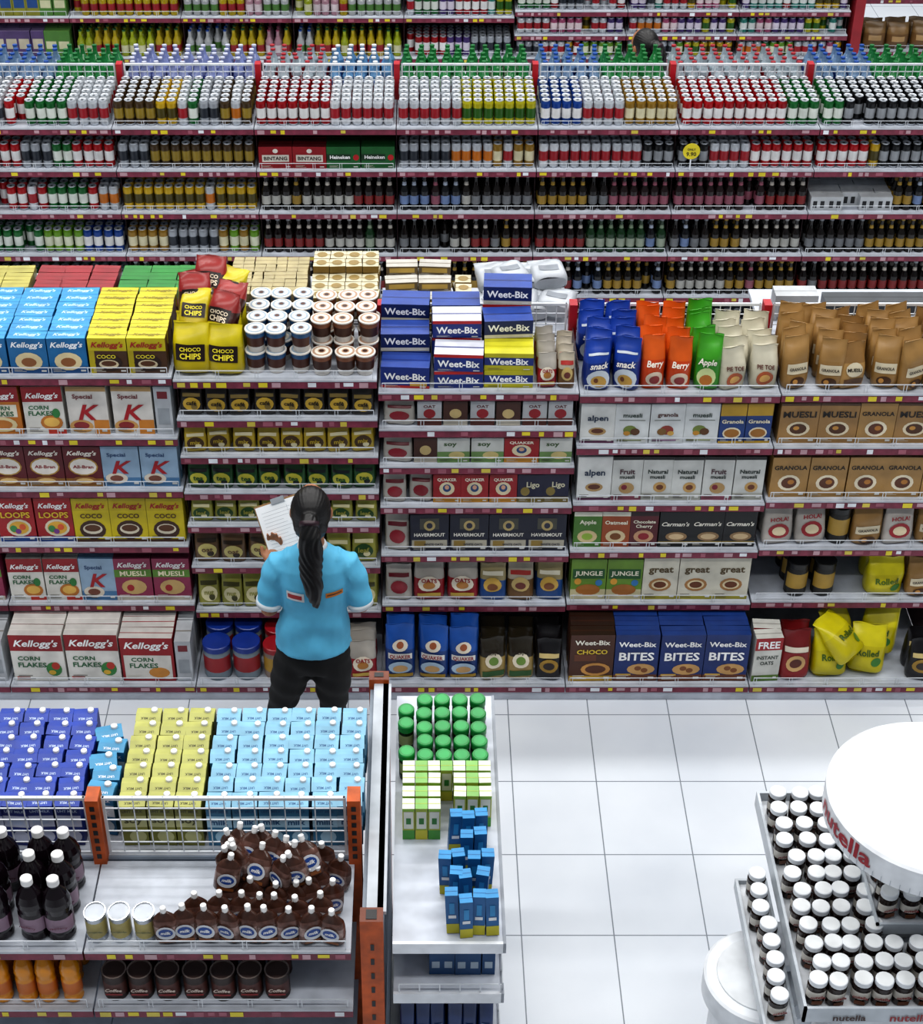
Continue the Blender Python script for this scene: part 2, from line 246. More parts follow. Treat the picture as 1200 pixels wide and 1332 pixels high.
kmu=bx(.18,.06,.24,'#9a7645',top='#5a432a',rects=[(.0,.94,1,1,'#5c3f24')],discs=[(.5,.36,.3,.18,'#d6c9ad'),(.5,.36,.22,.13,'#4d2c14'),(.45,.38,.08,.05,'#b8863c')],texts=[('MUESLI',.5,.72,.85,'#1c120a')])
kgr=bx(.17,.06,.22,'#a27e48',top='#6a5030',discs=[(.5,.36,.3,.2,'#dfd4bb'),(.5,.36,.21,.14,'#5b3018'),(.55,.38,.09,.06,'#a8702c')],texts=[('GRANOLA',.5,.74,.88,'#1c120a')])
kbag=bag(.14,.08,.24,'#94713f',rects=[(.08,.3,.92,.5,'#cdc2a8')],discs=[(.5,.15,.28,.1,'#452a14'),(.4,.16,.1,.05,'#b08040')],texts=[('GRANOLA',.5,.4,.66,'#1c120a')],topc='#987646',wob=.006)
kbag2=bag(.14,.08,.22,'#a5814c',rects=[(.1,.1,.9,.24,'#5a3a1c')],discs=[(.5,.44,.3,.16,'#cdc2a8')],texts=[('MUESLI',.5,.44,.5,'#1c120a')],topc='#8a683c',wob=.007)
hol=bag(.14,.07,.22,'#b3ada6',discs=[(.5,.38,.34,.2,'#98202a'),(.5,.38,.22,.12,'#d9c9a8')],texts=[('HOLA!',.5,.7,.6,'#98202a')])
djar=tub(.05,.2,'#15130f','#0f0f0f','#a9893a')
yb=bag(.2,.12,.27,'#bcb00f',texts=[('Rolled',.5,.45,.6,'#3d5b14')],discs=[(.75,.25,.14,.1,'#3c7a2c')],topc='#c9be12',wob=.01)
inst=bx(.15,.07,.27,'#c9c9c2',rects=[(0,.72,1,1,'#9c1a22'),(0,0,1,.14,'#5b7a2f')],texts=[('FREE',.5,.84,.8,'#f5f5f5'),('INSTANT',.5,.55,.8,'#37423a'),('OATS',.5,.42,.5,'#37423a')])
redb=bag(.17,.09,.27,'#86181c',discs=[(.5,.36,.32,.18,'#c9a26c'),(.5,.36,.2,.1,'#5a2416')],rects=[(.1,.6,.9,.7,'#d9d0c0')],topc='#6c1619',wob=.006)
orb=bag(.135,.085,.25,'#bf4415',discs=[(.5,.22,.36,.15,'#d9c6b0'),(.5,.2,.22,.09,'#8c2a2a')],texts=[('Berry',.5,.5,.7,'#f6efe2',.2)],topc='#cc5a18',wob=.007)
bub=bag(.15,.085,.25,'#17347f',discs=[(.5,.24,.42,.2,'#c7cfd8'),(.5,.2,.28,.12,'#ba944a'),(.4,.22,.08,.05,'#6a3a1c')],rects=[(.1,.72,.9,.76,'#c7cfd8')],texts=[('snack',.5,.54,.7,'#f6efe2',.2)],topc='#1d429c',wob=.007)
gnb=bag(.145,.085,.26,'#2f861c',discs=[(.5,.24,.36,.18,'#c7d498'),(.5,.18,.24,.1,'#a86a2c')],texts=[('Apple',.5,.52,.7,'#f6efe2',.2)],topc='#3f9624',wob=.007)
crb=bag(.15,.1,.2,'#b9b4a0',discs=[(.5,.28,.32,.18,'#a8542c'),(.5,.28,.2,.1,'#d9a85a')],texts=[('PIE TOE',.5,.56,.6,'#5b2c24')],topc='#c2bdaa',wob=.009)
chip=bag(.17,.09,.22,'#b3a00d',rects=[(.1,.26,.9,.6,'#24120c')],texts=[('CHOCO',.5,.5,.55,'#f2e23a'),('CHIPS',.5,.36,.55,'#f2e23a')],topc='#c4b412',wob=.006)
chipr=bag(.18,.09,.24,'#3b160e',rects=[(.12,.3,.88,.62,'#1c0f0a')],discs=[(.5,.2,.3,.1,'#a8842c')],texts=[('CHOCO',.5,.52,.6,'#e9d9c0'),('CHIPS',.5,.38,.6,'#e9d9c0')],topc='#8c221f',wob=.007)
def cup(body,lid,inner):
    p=P(.112,.112,.105); b=C(body);l=C('#d4d0c8',.3)
    p.loft([(.04,.04,0),(.046,.046,.03),(.05,.05,.075),(.052,.052,.097),(.055,.055,.098),(.055,.055,.104),(.05,.05,.105)],[C('#c9c5bf'),b,b,l,l,l],seg=18,cy=.055,lab=([1],C(inner),3),capm=l)
    for r,c,z in ((.047,lid,.1055),(.036,'#ddd6c8',.106),(.02,lid,.1063),(.013,inner,.1066)):
        n=14; p.add([(r*math.cos(6.2832*i/n),.055+r*math.sin(6.2832*i/n),z) for i in range(n)],[tuple(range(n))],C(c))
    return p
cupb=cup('#2a5680','#8fa0ae','#4a2414'); cupw=cup('#7a4a30','#a98870','#3a1c10')
wb1=bx(.215,.13,.105,'#1a2f78',top='#24428f',rects=[(0,.0,1,.12,'#b02424'),(.6,.1,.95,.3,'#c9a24a')],texts=[('Weet-Bix',.5,.55,.86,'#f5f5f5',0,.45)])
wb2=bx(.215,.13,.085,'#1a2f78',top='#c4c6d0',rects=[(0,.82,1,1,'#b02424')],texts=[('Weet-Bix',.5,.45,.86,'#f5f5f5',0,.5)])
wb3=bx(.215,.13,.085,'#b3ac18',top='#bdb824',rects=[(0,.3,1,.75,'#1a2f78')],texts=[('Weet-Bix',.5,.52,.8,'#f5f5f5',0,.4)])
wb4=bx(.215,.13,.085,'#16265c',top='#24428f',rects=[(0,.0,1,.2,'#c9c5b8')],texts=[('Weet-Bix',.5,.58,.86,'#f5f5f5',0,.5)])
bluj=tub(.068,.2,'#7c8a94','#17368a','#98242a'); redj=tub(.062,.19,'#8c7c74','#981a24','#b08c34')
# drinks
cans={k:can(*v) for k,v in dict(
 coke=('#9c0f18','#9c0f18','#d9d9d9'),green=('#17602c','#17602c','#d0d6ce'),sil=('#9a9fa6','#7a8088','#2a2f38'),silr=('#b3b8be','#b3b8be','#98202a'),
 rw=('#8f0f18','#c6cacf','#d9d9d9'),wr=('#c6cacf','#98202a','#98202a'),yel=('#aaa41c','#7a8a20','#2c5a1c'),gold=('#8c6c24','#54401a','#d0caaa'),blk=('#131417','#222327','#8f9398'),
 blu=('#173f86','#2453a0','#d9d9d9'),org=('#b3b8be','#b86a18','#b86a18'),yell=('#b8981c','#b3b8be','#4a4214'),brn=('#44341f','#8f9398','#8f7a2c'),pur=('#44306a','#6a5088','#c9c2d0'),
 pink=('#98486a','#b9808f','#d4c4c8'),teal=('#2c7a70','#6ca498','#ccd2d0'),lim=('#608c20','#3b641c','#ccd0b8')).items()}
btl={k:bottle(*v) for k,v in dict(dk=('#100a09','#6d7074','#94999f'),dr=('#120a09','#7a2020','#9a9ea3',.03,.235,'#a8a29a'),gr=('#16381d','#8f9a8a','#9a9ea3',.03,.235,'#7a8c74'),
 gold=('#140e09','#94782c','#a8882f',.03,.235,'#94782c'),bl=('#0c0f15','#6a7fa6','#8f969e',.03,.235,'#9aa4b4'),pk=('#1f0f11','#8a5060','#8f8088',.03,.235,'#8a5060'),wh=('#15100e','#a9a9a4','#b3b3b3',.03,.235,'#a8a49c')).items()}
wat=[bottle('#5c86ac','#1f4a94','#c9cdd2',.032,.2),bottle('#6c86a4','#17347c','#1f4a94',.032,.2),bottle('#2a7a44','#a9c4a8','#1c6a34',.032,.2),bottle('#7c86b0','#3a4a98','#b4b8cc',.032,.2),bottle('#98a4ac','#98202a','#98202a',.032,.2)]
case_r=bx(.2,.13,.14,'#8c121c',top='#4a0c12',rects=[(.1,.3,.9,.62,'#cfcac0')],texts=[('BINTANG',.5,.46,.7,'#2a1210',0,.3)],discs=[(.5,.8,.08,.1,'#d9d4cc')])
case_g=bx(.2,.13,.14,'#175c2a',top='#0f3f1c',rects=[(.0,.36,.72,.66,'#0f321a')],texts=[('Heineken',.4,.52,.6,'#f2f2f2',0,.3)],discs=[(.88,.5,.09,.14,'#b01c24')])
mini=bx(.1,.06,.09,'#b6babe',top='#c4c6c8',rects=[(.15,.2,.4,.7,'#1b1c20'),(.6,.2,.85,.7,'#1b1c20')],fine=False)
# ------------------------------------------------ placement helpers
def row(name,items,x0,x1,Y,z,deep=2,jit=.003,gap=1.02,rot=.02,dp=None,hmax=None,maxd=.44,miss=0.):
    g=P(); S=sum(i.w for i in items)*gap; k=(x1-x0)/S; sx=min(1.08,k); x=x0
    for it in items:
        wd=it.w*gap*k; cx=x+wd/2; x+=wd; sz=1. if not hmax else min(1,hmax/it.h); pit=dp or it.d*1.05
        n=max(1,min(deep,int((maxd+.005)/pit))); s_=it.soft
        for r in range(n):
            if r==0 and miss and random.random()<miss: continue
            if s_: g.rest(it,(cx+R(-jit,jit),Y+.02+r*pit+R(0,jit),z+.0015),rz=R(-rot,rot)+R(-.07,.07),rx=R(-.12,0) if r<n-1 else 0,sc=(sx,1,sz*R(.94,1.0)))
            else: g.put(it,(cx+R(-jit,jit),Y+.02+r*pit+R(0,jit),z+.0015),rz=R(-rot,rot),sc=(sx,1,sz))
    return g.build(name)
def wire(g,x0,x1,y,z,t=.0016):
    g.box(x0,x1,y-t,y+t,z-t,z+t,WIRE)
def shelf(g,x0,x1,Yf,Yb,z,lipm=None,guard=True,tags=.7,lh=.042):
    lipm=LIP if lipm is None else lipm
    g.box(x0+.003,x1-.003,Yf,Yb,z-.022,z,SH)
    g.box(x0+.003,x1-.003,Yf-.012,Yf,z-lh,z-.006,lipm)
    g.box(x0+.003,x1-.003,Yf-.014,Yf,z-.007,z+.001,C('#b3b8c0'))
    if guard:
        x=x0+.02
        while x<x1-.05:
            m=random.choice([YEL,YEL,C('#c9b94a'),WH,LIPH,LIPH,C('#9a5868'),C('#9a5868'),C('#b898a0')]); wdt=R(.02,.045)
            if random.random()<tags: g.rect(x,z-lh+R(.004,.012),x+wdt,z-.012,m,Yf-.0135)
            x+=wdt+R(.01,.045)
        wire(g,x0+.02,x1-.02,Yf-.004,z+.044)
        n=5
        for i in range(n+1):
            xx=x0+.02+(x1-x0-.04)*i/n
            g.box(xx-.0014,xx+.0014,Yf-.006,Yf-.003,z-.03,z+.044,WIRE)
            if i<n: g.box(xx+.012,xx+.0145,Yf-.006,Yf-.003,z-.03,z+.044,WIRE)
def fence(g,x0,x1,Y,z0,z1,p=.045):
    g.box(x0,x1,Y-.006,Y+.006,z1-.012,z1,WIRE); g.box(x0,x1,Y-.004,Y+.004,z0,z0+.008,WIRE)
    g.box(x0-.003,x0+.006,Y-.005,Y+.005,z0,z1,WIRE); g.box(x1-.006,x1+.003,Y-.005,Y+.005,z0,z1,WIRE)
    n=int((x1-x0)/p)
    for i in range(n+1):
        x=x0+(x1-x0)*i/n; g.box(x-.0018,x+.0018,Y-.002,Y+.002,z0,z1,WIRE)
    m=max(2,int((z1-z0)/p))
    for i in range(1,m): z=z0+(z1-z0)*i/m; g.box(x0,x1,Y-.002,Y+.002,z-.0018,z+.0018,WIRE)
def gondola(name,bounds,Yf,Ys,Yb,tops,shelves,Ybase,post,ztop,lipm=None,backp=None,noback=()):
    g=P(); bp=BACKP if backp is None else backp
    for i in range(len(bounds)-1):
        x0,x1=bounds[i],bounds[i+1]; zt=tops[i]
        shelf(g,x0,x1,Yf,Ys-.012,zt,lipm)
        for z in shelves[i]: shelf(g,x0,x1,Yf,Ys-.012,z,lipm)
        g.box(x0,x1,Ybase,Ys-.012,0.,.075,SH); shelf(g,x0,x1,Ybase-.002,Ys-.012,.1,lipm)
        g.box(x0+.01,x1-.01,Ys-.01,Ys+.01,.02,zt,bp)
        for z in [zt,zt-.35,zt-.7,zt-1.05]: 
            if z>.2 and not (i in noback and z>1.1): shelf(g,x0,x1,Ys+.012,Yb,z,SH,False,0)
        g.box(x0,x1,Ys+.012,Yb,0,.1,SH)
        if ztop: fence(g,x0+.03,x1-.03,Ys,zt+.01,ztop-.005)
    for b in bounds:
        g.box(b-.018,b+.018,Ys-.03,Ys+.03,0,ztop or max(tops),post)
        g.box(b-.012,b+.012,Ybase+.02,Yb-.02,0.001,.06,post)
        g.box(b-.002,b+.002,Yf+.1,Ys-.03,.1,max(tops)-.02,C('#4a3034',.5))
    return g.build(name)
# ------------------------------------------------ floor
fl=P(); fl.add([(-9,-3,0),(10,-3,0),(10,20,0),(-9,20,0)],[(0,1,2,3)],WH); fo=fl.build('floor',origin=(0,0,0))
fm=bpy.data.materials.new('floor_tiles'); fm.use_nodes=True; nt=fm.node_tree; b=nt.nodes['Principled BSDF']; N=nt.nodes.new
tc=N('ShaderNodeTexCoord'); sp=N('ShaderNodeSeparateXYZ'); nt.links.new(tc.outputs['Object'],sp.inputs[0])
def mth(op,a,bv=None,c=None):
    n=N('ShaderNodeMath'); n.operation=op
    for i,v in enumerate((a,bv,c)):
        if v is None: continue
        if isinstance(v,(int,float)): n.inputs[i].default_value=v
        else: nt.links.new(v,n.inputs[i])
    return n.outputs[0]
def lines(o,off,pitch,w):
    t=mth('FRACT',mth('DIVIDE',mth('SUBTRACT',o,off-50*pitch),pitch)); return mth('LESS_THAN',mth('MINIMUM',t,mth('SUBTRACT',1.,t)),w/pitch)
ln=mth('MAXIMUM',lines(sp.outputs[0],.8,.388,.0026),lines(sp.outputs[1],5.59,.45,.0026))
nz=N('ShaderNodeTexNoise'); nz.inputs['Scale'].default_value=1.3; nz.inputs['Detail'].default_value=6; nt.links.new(tc.outputs['Object'],nz.inputs['Vector'])
cr=N('ShaderNodeValToRGB'); cr.color_ramp.elements[0].position=.3; cr.color_ramp.elements[1].position=.7; cr.color_ramp.elements[0].color=lin('#ccd2da'); cr.color_ramp.elements[1].color=lin('#dee3e9'); nt.links.new(nz.outputs['Fac'],cr.inputs[0])
mx=N('ShaderNodeMix'); mx.data_type='RGBA'; nt.links.new(ln,mx.inputs['Factor']); nt.links.new(cr.outputs[0],mx.inputs[6]); mx.inputs[7].default_value=lin('#7c838c')
nt.links.new(mx.outputs[2],b.inputs['Base Color']); b.inputs['Roughness'].default_value=.2
fo.data.materials.clear(); fo.data.materials.append(fm)
w=P(); w.box(-9,10,20,20.15,0,7,C('#c9ccd0',.7)); w.build('wall_back')
# ------------------------------------------------ gondola A (cereal aisle)
AB=[-2.9,-2.0,-1.1,-.2,.69,1.58,2.48]; YA=6.35; YAs=6.84; YAb=7.3; YB0=6.15
px=[[568,636,708,784],[568,636,708,784],[544,592,639,682,735,793],[557,605,657,720,785],[580,654,715,783],[580,650,712,780]]
tp=[489,489,493,509,512,511]
zs=[[zat(v,YA) for v in r] for r in px]; zt=[zat(v,YA) for v in tp]
gondola('supermarket_shelf_unit',AB,YA,YAs,YAb,zt,zs,YB0,RED,1.82,noback=(4,))
def A(i,r,name,items,deep=3,**k):
    z=zt[i] if r=='t' else (.1 if r=='b' else zs[i][r]); Y=YB0 if r=='b' else YA
    up=None if r=='t' else (zs[i][-1] if r=='b' else ([zt[i]]+zs[i])[r])
    hm=None if up is None else up-z-(.07 if r!='b' else .03)
    return row(name,items,AB[i]+.015,AB[i+1]-.015,Y,z,deep,hmax=hm,**k)
for i in (0,1):
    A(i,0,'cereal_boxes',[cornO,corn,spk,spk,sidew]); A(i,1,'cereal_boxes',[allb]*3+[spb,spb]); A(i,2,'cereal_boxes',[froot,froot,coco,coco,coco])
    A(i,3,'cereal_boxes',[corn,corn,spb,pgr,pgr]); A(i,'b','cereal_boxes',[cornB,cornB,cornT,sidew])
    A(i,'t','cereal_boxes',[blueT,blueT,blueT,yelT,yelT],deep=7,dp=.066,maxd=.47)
for r in range(6): A(2,r,'snack_pouches',[pc[r]]*(8) if r!=4 else [pc[4]]*3+[pc[3]]*4,deep=5,rot=.12)
row('oat_jars',[bluj,bluj,redj],AB[2]+.03,AB[2]+.45,YB0,.1,2); row('oat_bags',[rb,brb,rb],AB[2]+.47,AB[3]-.02,YB0,.1,3)
A(3,0,'oatmeal_boxes',[wb,smb,smb2,smb,smb2,smb,smb]); A(3,1,'soy_drink_boxes',[wb,smb2,grb,grb,qrd,grb]); A(3,2,'oatmeal_boxes',[wb,wb,qrd,qrd,qrd,nvd,nvd])
A(3,3,'oatmeal_boxes',[wb,hav,hav,hav,hav]); A(3,4,'oat_bags',[wb,rb,rb,blb,brb,blb],rot=.1); A(3,'b','oat_bags',[qkb,qkb,qkb,qgb,qgb,qbb],rot=.08)
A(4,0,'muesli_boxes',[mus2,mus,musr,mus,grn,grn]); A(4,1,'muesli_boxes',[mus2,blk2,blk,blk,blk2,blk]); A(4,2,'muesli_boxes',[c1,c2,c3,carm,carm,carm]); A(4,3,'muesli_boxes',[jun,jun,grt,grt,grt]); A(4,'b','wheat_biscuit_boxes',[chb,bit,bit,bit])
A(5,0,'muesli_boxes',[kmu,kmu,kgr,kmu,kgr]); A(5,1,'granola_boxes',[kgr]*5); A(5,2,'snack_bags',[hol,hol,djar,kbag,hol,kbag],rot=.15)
row('granola_jars',[djar,djar],AB[5]+.15,AB[5]+.42,YA,zs[5][3],3,hmax=.19); row('granola_bags',[yb,kbag],AB[5]+.55,AB[5]+.88,YA,zs[5][3],2,hmax=.21)
row('oat_bags',[inst,redb],AB[5]+.01,AB[5]+.3,YB0,.1,2,rot=.1); row('chocolate_bags',[qbb],AB[5]+.76,AB[6],YB0,.1,2,rot=.1)
g=P()
for (x,y,zz,a,b_) in ((.4,0,0,.1,-.2),(.57,.02,0,-.15,-.25),(.48,.13,.02,.5,-.3),(.63,.14,.03,-.4,-.3),(.52,-.0,.1,.9,-.9)): g.rest(yb,(AB[5]+x,YB0+.03+y,.102+zz),rz=a,rx=b_,sc=(.88,.9,.9))
g.build('rolled_oats_bags')
# tops
g=P()
for j in range(3):
    for i in range(2): g.rest(chip,(AB[2]+.09+i*.14+R(-.01,.01),YA+.02+.1*j,zt[2]+.003),rz=R(-.2,.2),rx=R(-.2,-.05))
for j in range(7): g.rest(chip if j in (1,5) else chipr,(AB[2]+.1+R(-.02,.12),YA+.1+.035*j,zt[2]+.13+.01*j),rx=-.75+R(-.35,.3),rz=R(-.8,.8),sc=(.82,.9,.82))
g.build('choco_chip_bags')
g=P()
for lv in range(2):
    for c in range(6):
        for d in range(4):
            if lv==1 and c>=3 and d==0: continue
            g.put(cupb if c<3 else cupw,(AB[2]+.365+c*.0975+R(-.003,.003),YA+.01+d*.106+(.02 if c<3 else 0),zt[2]+.002+lv*.106),sc=(.865,.92,1),rz=R(-.2,.2))
g.build('noodle_cups')
g=P()
piles={0:([wb1],[wb1,wb4],[wb4,wb2,wb4]),1:([wb2,wb2],[wb4,wb2,wb2],[wb4,wb2,wb4]),2:([wb3,wb3],[wb3,wb3,wb4],[wb3,wb4,wb2,wb4])}
for c,st in piles.items():
    for r in range(3):
        z=zt[3]+.002
        for q in st[r]:
            g.put(q,(AB[3]+.125+c*.226+R(-.006,.006),YA+.02+r*.142+R(0,.012),z),rz=R(-.06,.06)); z+=q.h+.002
g.build('wheat_biscuit_boxes')
row('snack_bags',[rb,brb],AB[3]+.70,AB[4]-.02,YA,zt[3],4,rot=.1,hmax=.17)
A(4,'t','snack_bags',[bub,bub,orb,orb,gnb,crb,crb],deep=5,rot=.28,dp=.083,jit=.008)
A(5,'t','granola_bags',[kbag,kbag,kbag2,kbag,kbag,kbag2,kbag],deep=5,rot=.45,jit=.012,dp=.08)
# back side of A top
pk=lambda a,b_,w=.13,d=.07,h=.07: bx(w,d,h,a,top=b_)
def back(name,it,x0,x1,deep,z,Y=YAs+.02): return row(name,it,x0,x1,Y,z,deep,rot=.06,maxd=.4)
back('instant_noodle_packs',[pk('#88803a','#a8a050')]*5,-2.5,-1.85,5,zt[1]); back('red_snack_packs',[pk('#6c141a','#8c1c26')]*3,-1.83,-1.45,5,zt[1]); back('green_snack_packs',[pk('#145a20','#1f7a2c')]*3,-1.43,-1.03,5,zt[1])
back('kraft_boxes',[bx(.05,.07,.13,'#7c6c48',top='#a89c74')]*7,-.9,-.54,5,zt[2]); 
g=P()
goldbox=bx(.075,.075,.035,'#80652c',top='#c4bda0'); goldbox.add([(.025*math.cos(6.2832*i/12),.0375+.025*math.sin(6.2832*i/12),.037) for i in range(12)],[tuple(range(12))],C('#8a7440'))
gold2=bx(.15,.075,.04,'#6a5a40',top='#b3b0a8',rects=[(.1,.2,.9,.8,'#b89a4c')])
for i in range(4):
    for k in range(5):
        for l in range(3+(k>2)): g.put(goldbox,(-.48+i*.078,YAs+.04+k*.08,zt[2]+.002+l*.037),rz=R(-.1,.1))
for i in range(2):
    for k in range(5):
        for l in range(4-(k%2)): g.put(gold2,(-.1+i*.155,YAs+.04+k*.08,zt[3]+.002+l*.042),rz=R(-.1,.1))
for k in range(4):
    for l in range(3): g.put(goldbox,(.19,YAs+.04+k*.09,zt[3]+.002+l*.037),rz=R(-.2,.2))
g.build('chocolate_gift_boxes')
g=P(); pl=bag(.2,.1,.24,'#adb2b8',rects=[(.2,.3,.8,.5,'#7c828a')],wob=.008)
for i in range(4):
    for k in range(2): g.rest(pl,(.35+i*.085,YAs+.1+k*.14,zt[3]+.003+.07*k+.02*(i%2)),rx=-1.35+R(-.1,.3),rz=R(-.5,.5),sc=(.85,.9,.7))
g.build('sugar_bags')
g=P(); g.put(bx(.2,.1,.13,'#9a9da1',top='#b3b6b9',rects=[(.1,.2,.9,.7,'#73777c')]),(1.75,YAs+.15,zt[5]+.003)); g.put(bx(.5,.1,.07,'#24262a',top='#3c4045'),(2.15,YAs+.2,zt[5]+.003)); g.build('storage_box')
# ------------------------------------------------ gondola B (drinks)
BB=[-3.56,-2.71,-1.866,-1.014,-.161,.69,1.535,2.38,3.23]; YB=9.56; YBs=10.02; YBb=10.46
zB=[zat(v,YB) for v in (166,221,276,331,385)]
gondola('supermarket_shelf_unit',BB,YB,YBs,YBb,[zB[0]]*8,[zB[1:]]*8,YB-.06,RED,1.73)
c=cans; t=btl
def mix(*pairs):
    o=[]
    for p_,n in pairs: o+=[p_]*n
    return o
rowsB={0:{1:mix((c['sil'],3),(c['coke'],2),(c['green'],4),(c['silr'],4)),2:mix((c['brn'],4),(c['yell'],4),(c['sil'],2),(c['brn'],3)),3:mix((c['rw'],7),(c['wr'],6)),4:mix((c['silr'],6),(c['yel'],7)),5:mix((c['blu'],4),(c['silr'],4),(c['gold'],5)),6:mix((c['coke'],4),(c['rw'],6),(c['green'],3)),7:mix((c['green'],2),(c['blk'],11))},
1:{1:mix((c['coke'],4),(c['sil'],3),(c['green'],2),(c['coke'],4)),2:mix((c['sil'],3),(c['brn'],10)),3:[case_r,case_r,case_g,case_g],4:mix((c['sil'],5),(c['org'],4),(c['gold'],4)),5:mix((c['wr'],2),(c['silr'],8),(c['blk'],3)),6:mix((c['blk'],3),(c['silr'],4),(c['coke'],6)),7:mix((c['coke'],6),(c['blk'],7))},
2:{1:mix((c['coke'],6),(c['green'],4),(c['coke'],3)),2:[c['yell']]*13,3:mix((t['wh'],9),(t['dr'],4)),4:mix((t['bl'],6),(t['dk'],7)),5:mix((t['gold'],5),(t['dk'],2),(t['pk'],6)),6:mix((t['pk'],9),(t['dr'],4)),7:mix((mini,5),(t['gold'],5))},
3:{1:mix((c['green'],5),(c['lim'],4),(c['blu'],4)),2:mix((c['gold'],4),(c['sil'],5),(c['lim'],4)),3:mix((t['dr'],6),(t['wh'],7)),4:mix((t['dk'],4),(t['wh'],3),(t['dr'],6)),5:mix((t['dr'],5),(t['gr'],8)),6:mix((t['dk'],4),(t['gold'],3),(t['wh'],6)),7:mix((t['dk'],6),(t['gold'],7))},
4:{1:mix((c['green'],7),(c['teal'],6)),2:[t['gr']]*13,3:[t['dr']]*13,4:[t['gold']]*13,5:mix((t['bl'],7),(t['gold'],6)),6:mix((t['wh'],6),(t['gold'],7)),7:[t['dr']]*13}}
canl=[cans[k] for k in ('coke','green','sil','silr','gold','blu','org','yell','wr')]; btlL=list(btl.values())
for r,dct in rowsB.items():
    dct[0]=dct[1]
    for s_,its in dct.items():
        isc=its[0].h<.2
        if its[0].d<.1: its=[(random.choice(canl) if i.h<.17 else random.choice(btlL)) if (random.random()<.07 and i is not mini) else i for i in its]
        row('drink_cans' if isc else 'beer_bottles',its,BB[s_]+.012,BB[s_+1]-.012,YB,zB[r],6 if its[0].d<.1 else 3,jit=.003,hmax=None if r==0 else .222,maxd=.41,miss=.03)
for s_ in range(8): row('drink_cans',[c['blk']]*13,BB[s_]+.012,BB[s_+1]-.012,YB-.05,.1,1)
bk=[0,1,3,4,2,1,4,1]
for s_ in range(8):
    its=[wat[bk[s_]]]*5+[wat[(bk[s_]+(s_%2))%5]]*5
    row('water_bottles',its,BB[s_]+.02,BB[s_+1]-.02,YBs+.03,zB[0],5,jit=.012,gap=1.,maxd=.38,miss=.1)
g=P(); g.disc(0,0,.052,.052,YEL,0,20); g.box(-.05,.05,.001,.006,-.01,.01,YEL); g.text('ONLY',0,.012,.05,C('#4a4412'),-.002); g.text('9.90',0,-.018,.06,C('#4a4412'),-.002)
g.box(-.004,.004,.001,.005,-.12,-.04,WH)
o=g.build('price_sign',origin=(0,0,0)); o.location=(1.62,YB-.02,zB[1]+.13)
# ------------------------------------------------ gondola C
CB=[-4.4,-3.55,-2.7,-1.85,-1.0,-.147,.7,1.56,2.41,3.26]; YC=12.67
zl=[zat(v,YC) for v in (22,75)]; zr=[zat(v,YC) for v in (14,45,75)]
shC=[zl+[.42]]*6+[zr+[.42]]*3
gondola('supermarket_shelf_unit',CB,YC,YC+.42,YC+.85,[1.42]*9,shC,YC-.05,RED,None)
g=P(); g.box(3.285,3.36,YC-.02,YC+.85,0,2.1,C('#8c1c26')); g.box(3.28,3.285,YC-.03,YC+.86,1.9,2.12,C('#6c141c')); g.build('shelf_end_panel')
pal=[cans[k] for k in ('yell','lim','pur','pink','teal','silr','org','wr','green','rw','yel','sil')]
yb1=bottle('#a39018','#8c1f28','#205a2a',.034,.21); yb2=bottle('#8f9a1c','#c4c4a0','#205a2a',.034,.2); pkb=bottle('#a07c88','#c4b8bc','#8c4660',.034,.2); whb=bottle('#a4a7a9','#4c743a','#204a94',.034,.2)
bxl=bx(.1,.08,.2,'#86852c',top='#a0a044',rects=[(.1,.3,.9,.7,'#204a84')],fine=False)
bxp=bx(.1,.08,.2,'#4f3c68',top='#84749a',rects=[(.1,.3,.9,.7,'#b8b09c')],fine=False)
bxo=bx(.1,.08,.2,'#8c741c',top='#9c842c',rects=[(.1,.4,.9,.8,'#8c2028')],fine=False)
bxg=bx(.1,.08,.2,'#4c7a34',top='#6c9a50',rects=[(.1,.3,.9,.6,'#c4c4a0')],fine=False)
def runs(n,pool):
    o=[]
    while len(o)<n: o+=[random.choice(pool)]*random.randint(1,4)
    return o[:n]
for s_ in range(9):
    lv=[1.42]+shC[s_][:-1]
    for ii,zi in enumerate(lv):
        if s_<2: its=runs(8,[bxl,bxp,bxo,bxg])
        elif s_<5: its=runs(12,[yb1,yb2,pkb,whb,whb,yb1])
        else: its=runs(13,pal)
        hm=None if ii==0 else lv[ii-1]-zi-.07
        row('iced_tea_bottles' if 2<=s_<5 else ('tea_cartons' if s_<2 else 'drink_cans'),its,CB[s_]+.02,CB[s_+1]-.02,YC,zi,4,hmax=hm,maxd=.37,miss=.04)
g=P()
for z in (.3,.75,1.2): shelf(g,3.5,4.8,14.0,14.45,z)
for x in (3.5,4.8): g.box(x-.02,x+.02,14.4,14.45,0,1.6,RED)
g.build('bread_shelf')
brd=bag(.2,.12,.22,'#6a4e2c',rects=[(.2,.3,.8,.5,'#a3865c')],topc='#7c6038')
for z in (.3,.75,1.2): row('bread_bags',[brd]*6,3.54,4.76,14.0,z,3,rot=.2,maxd=.38)
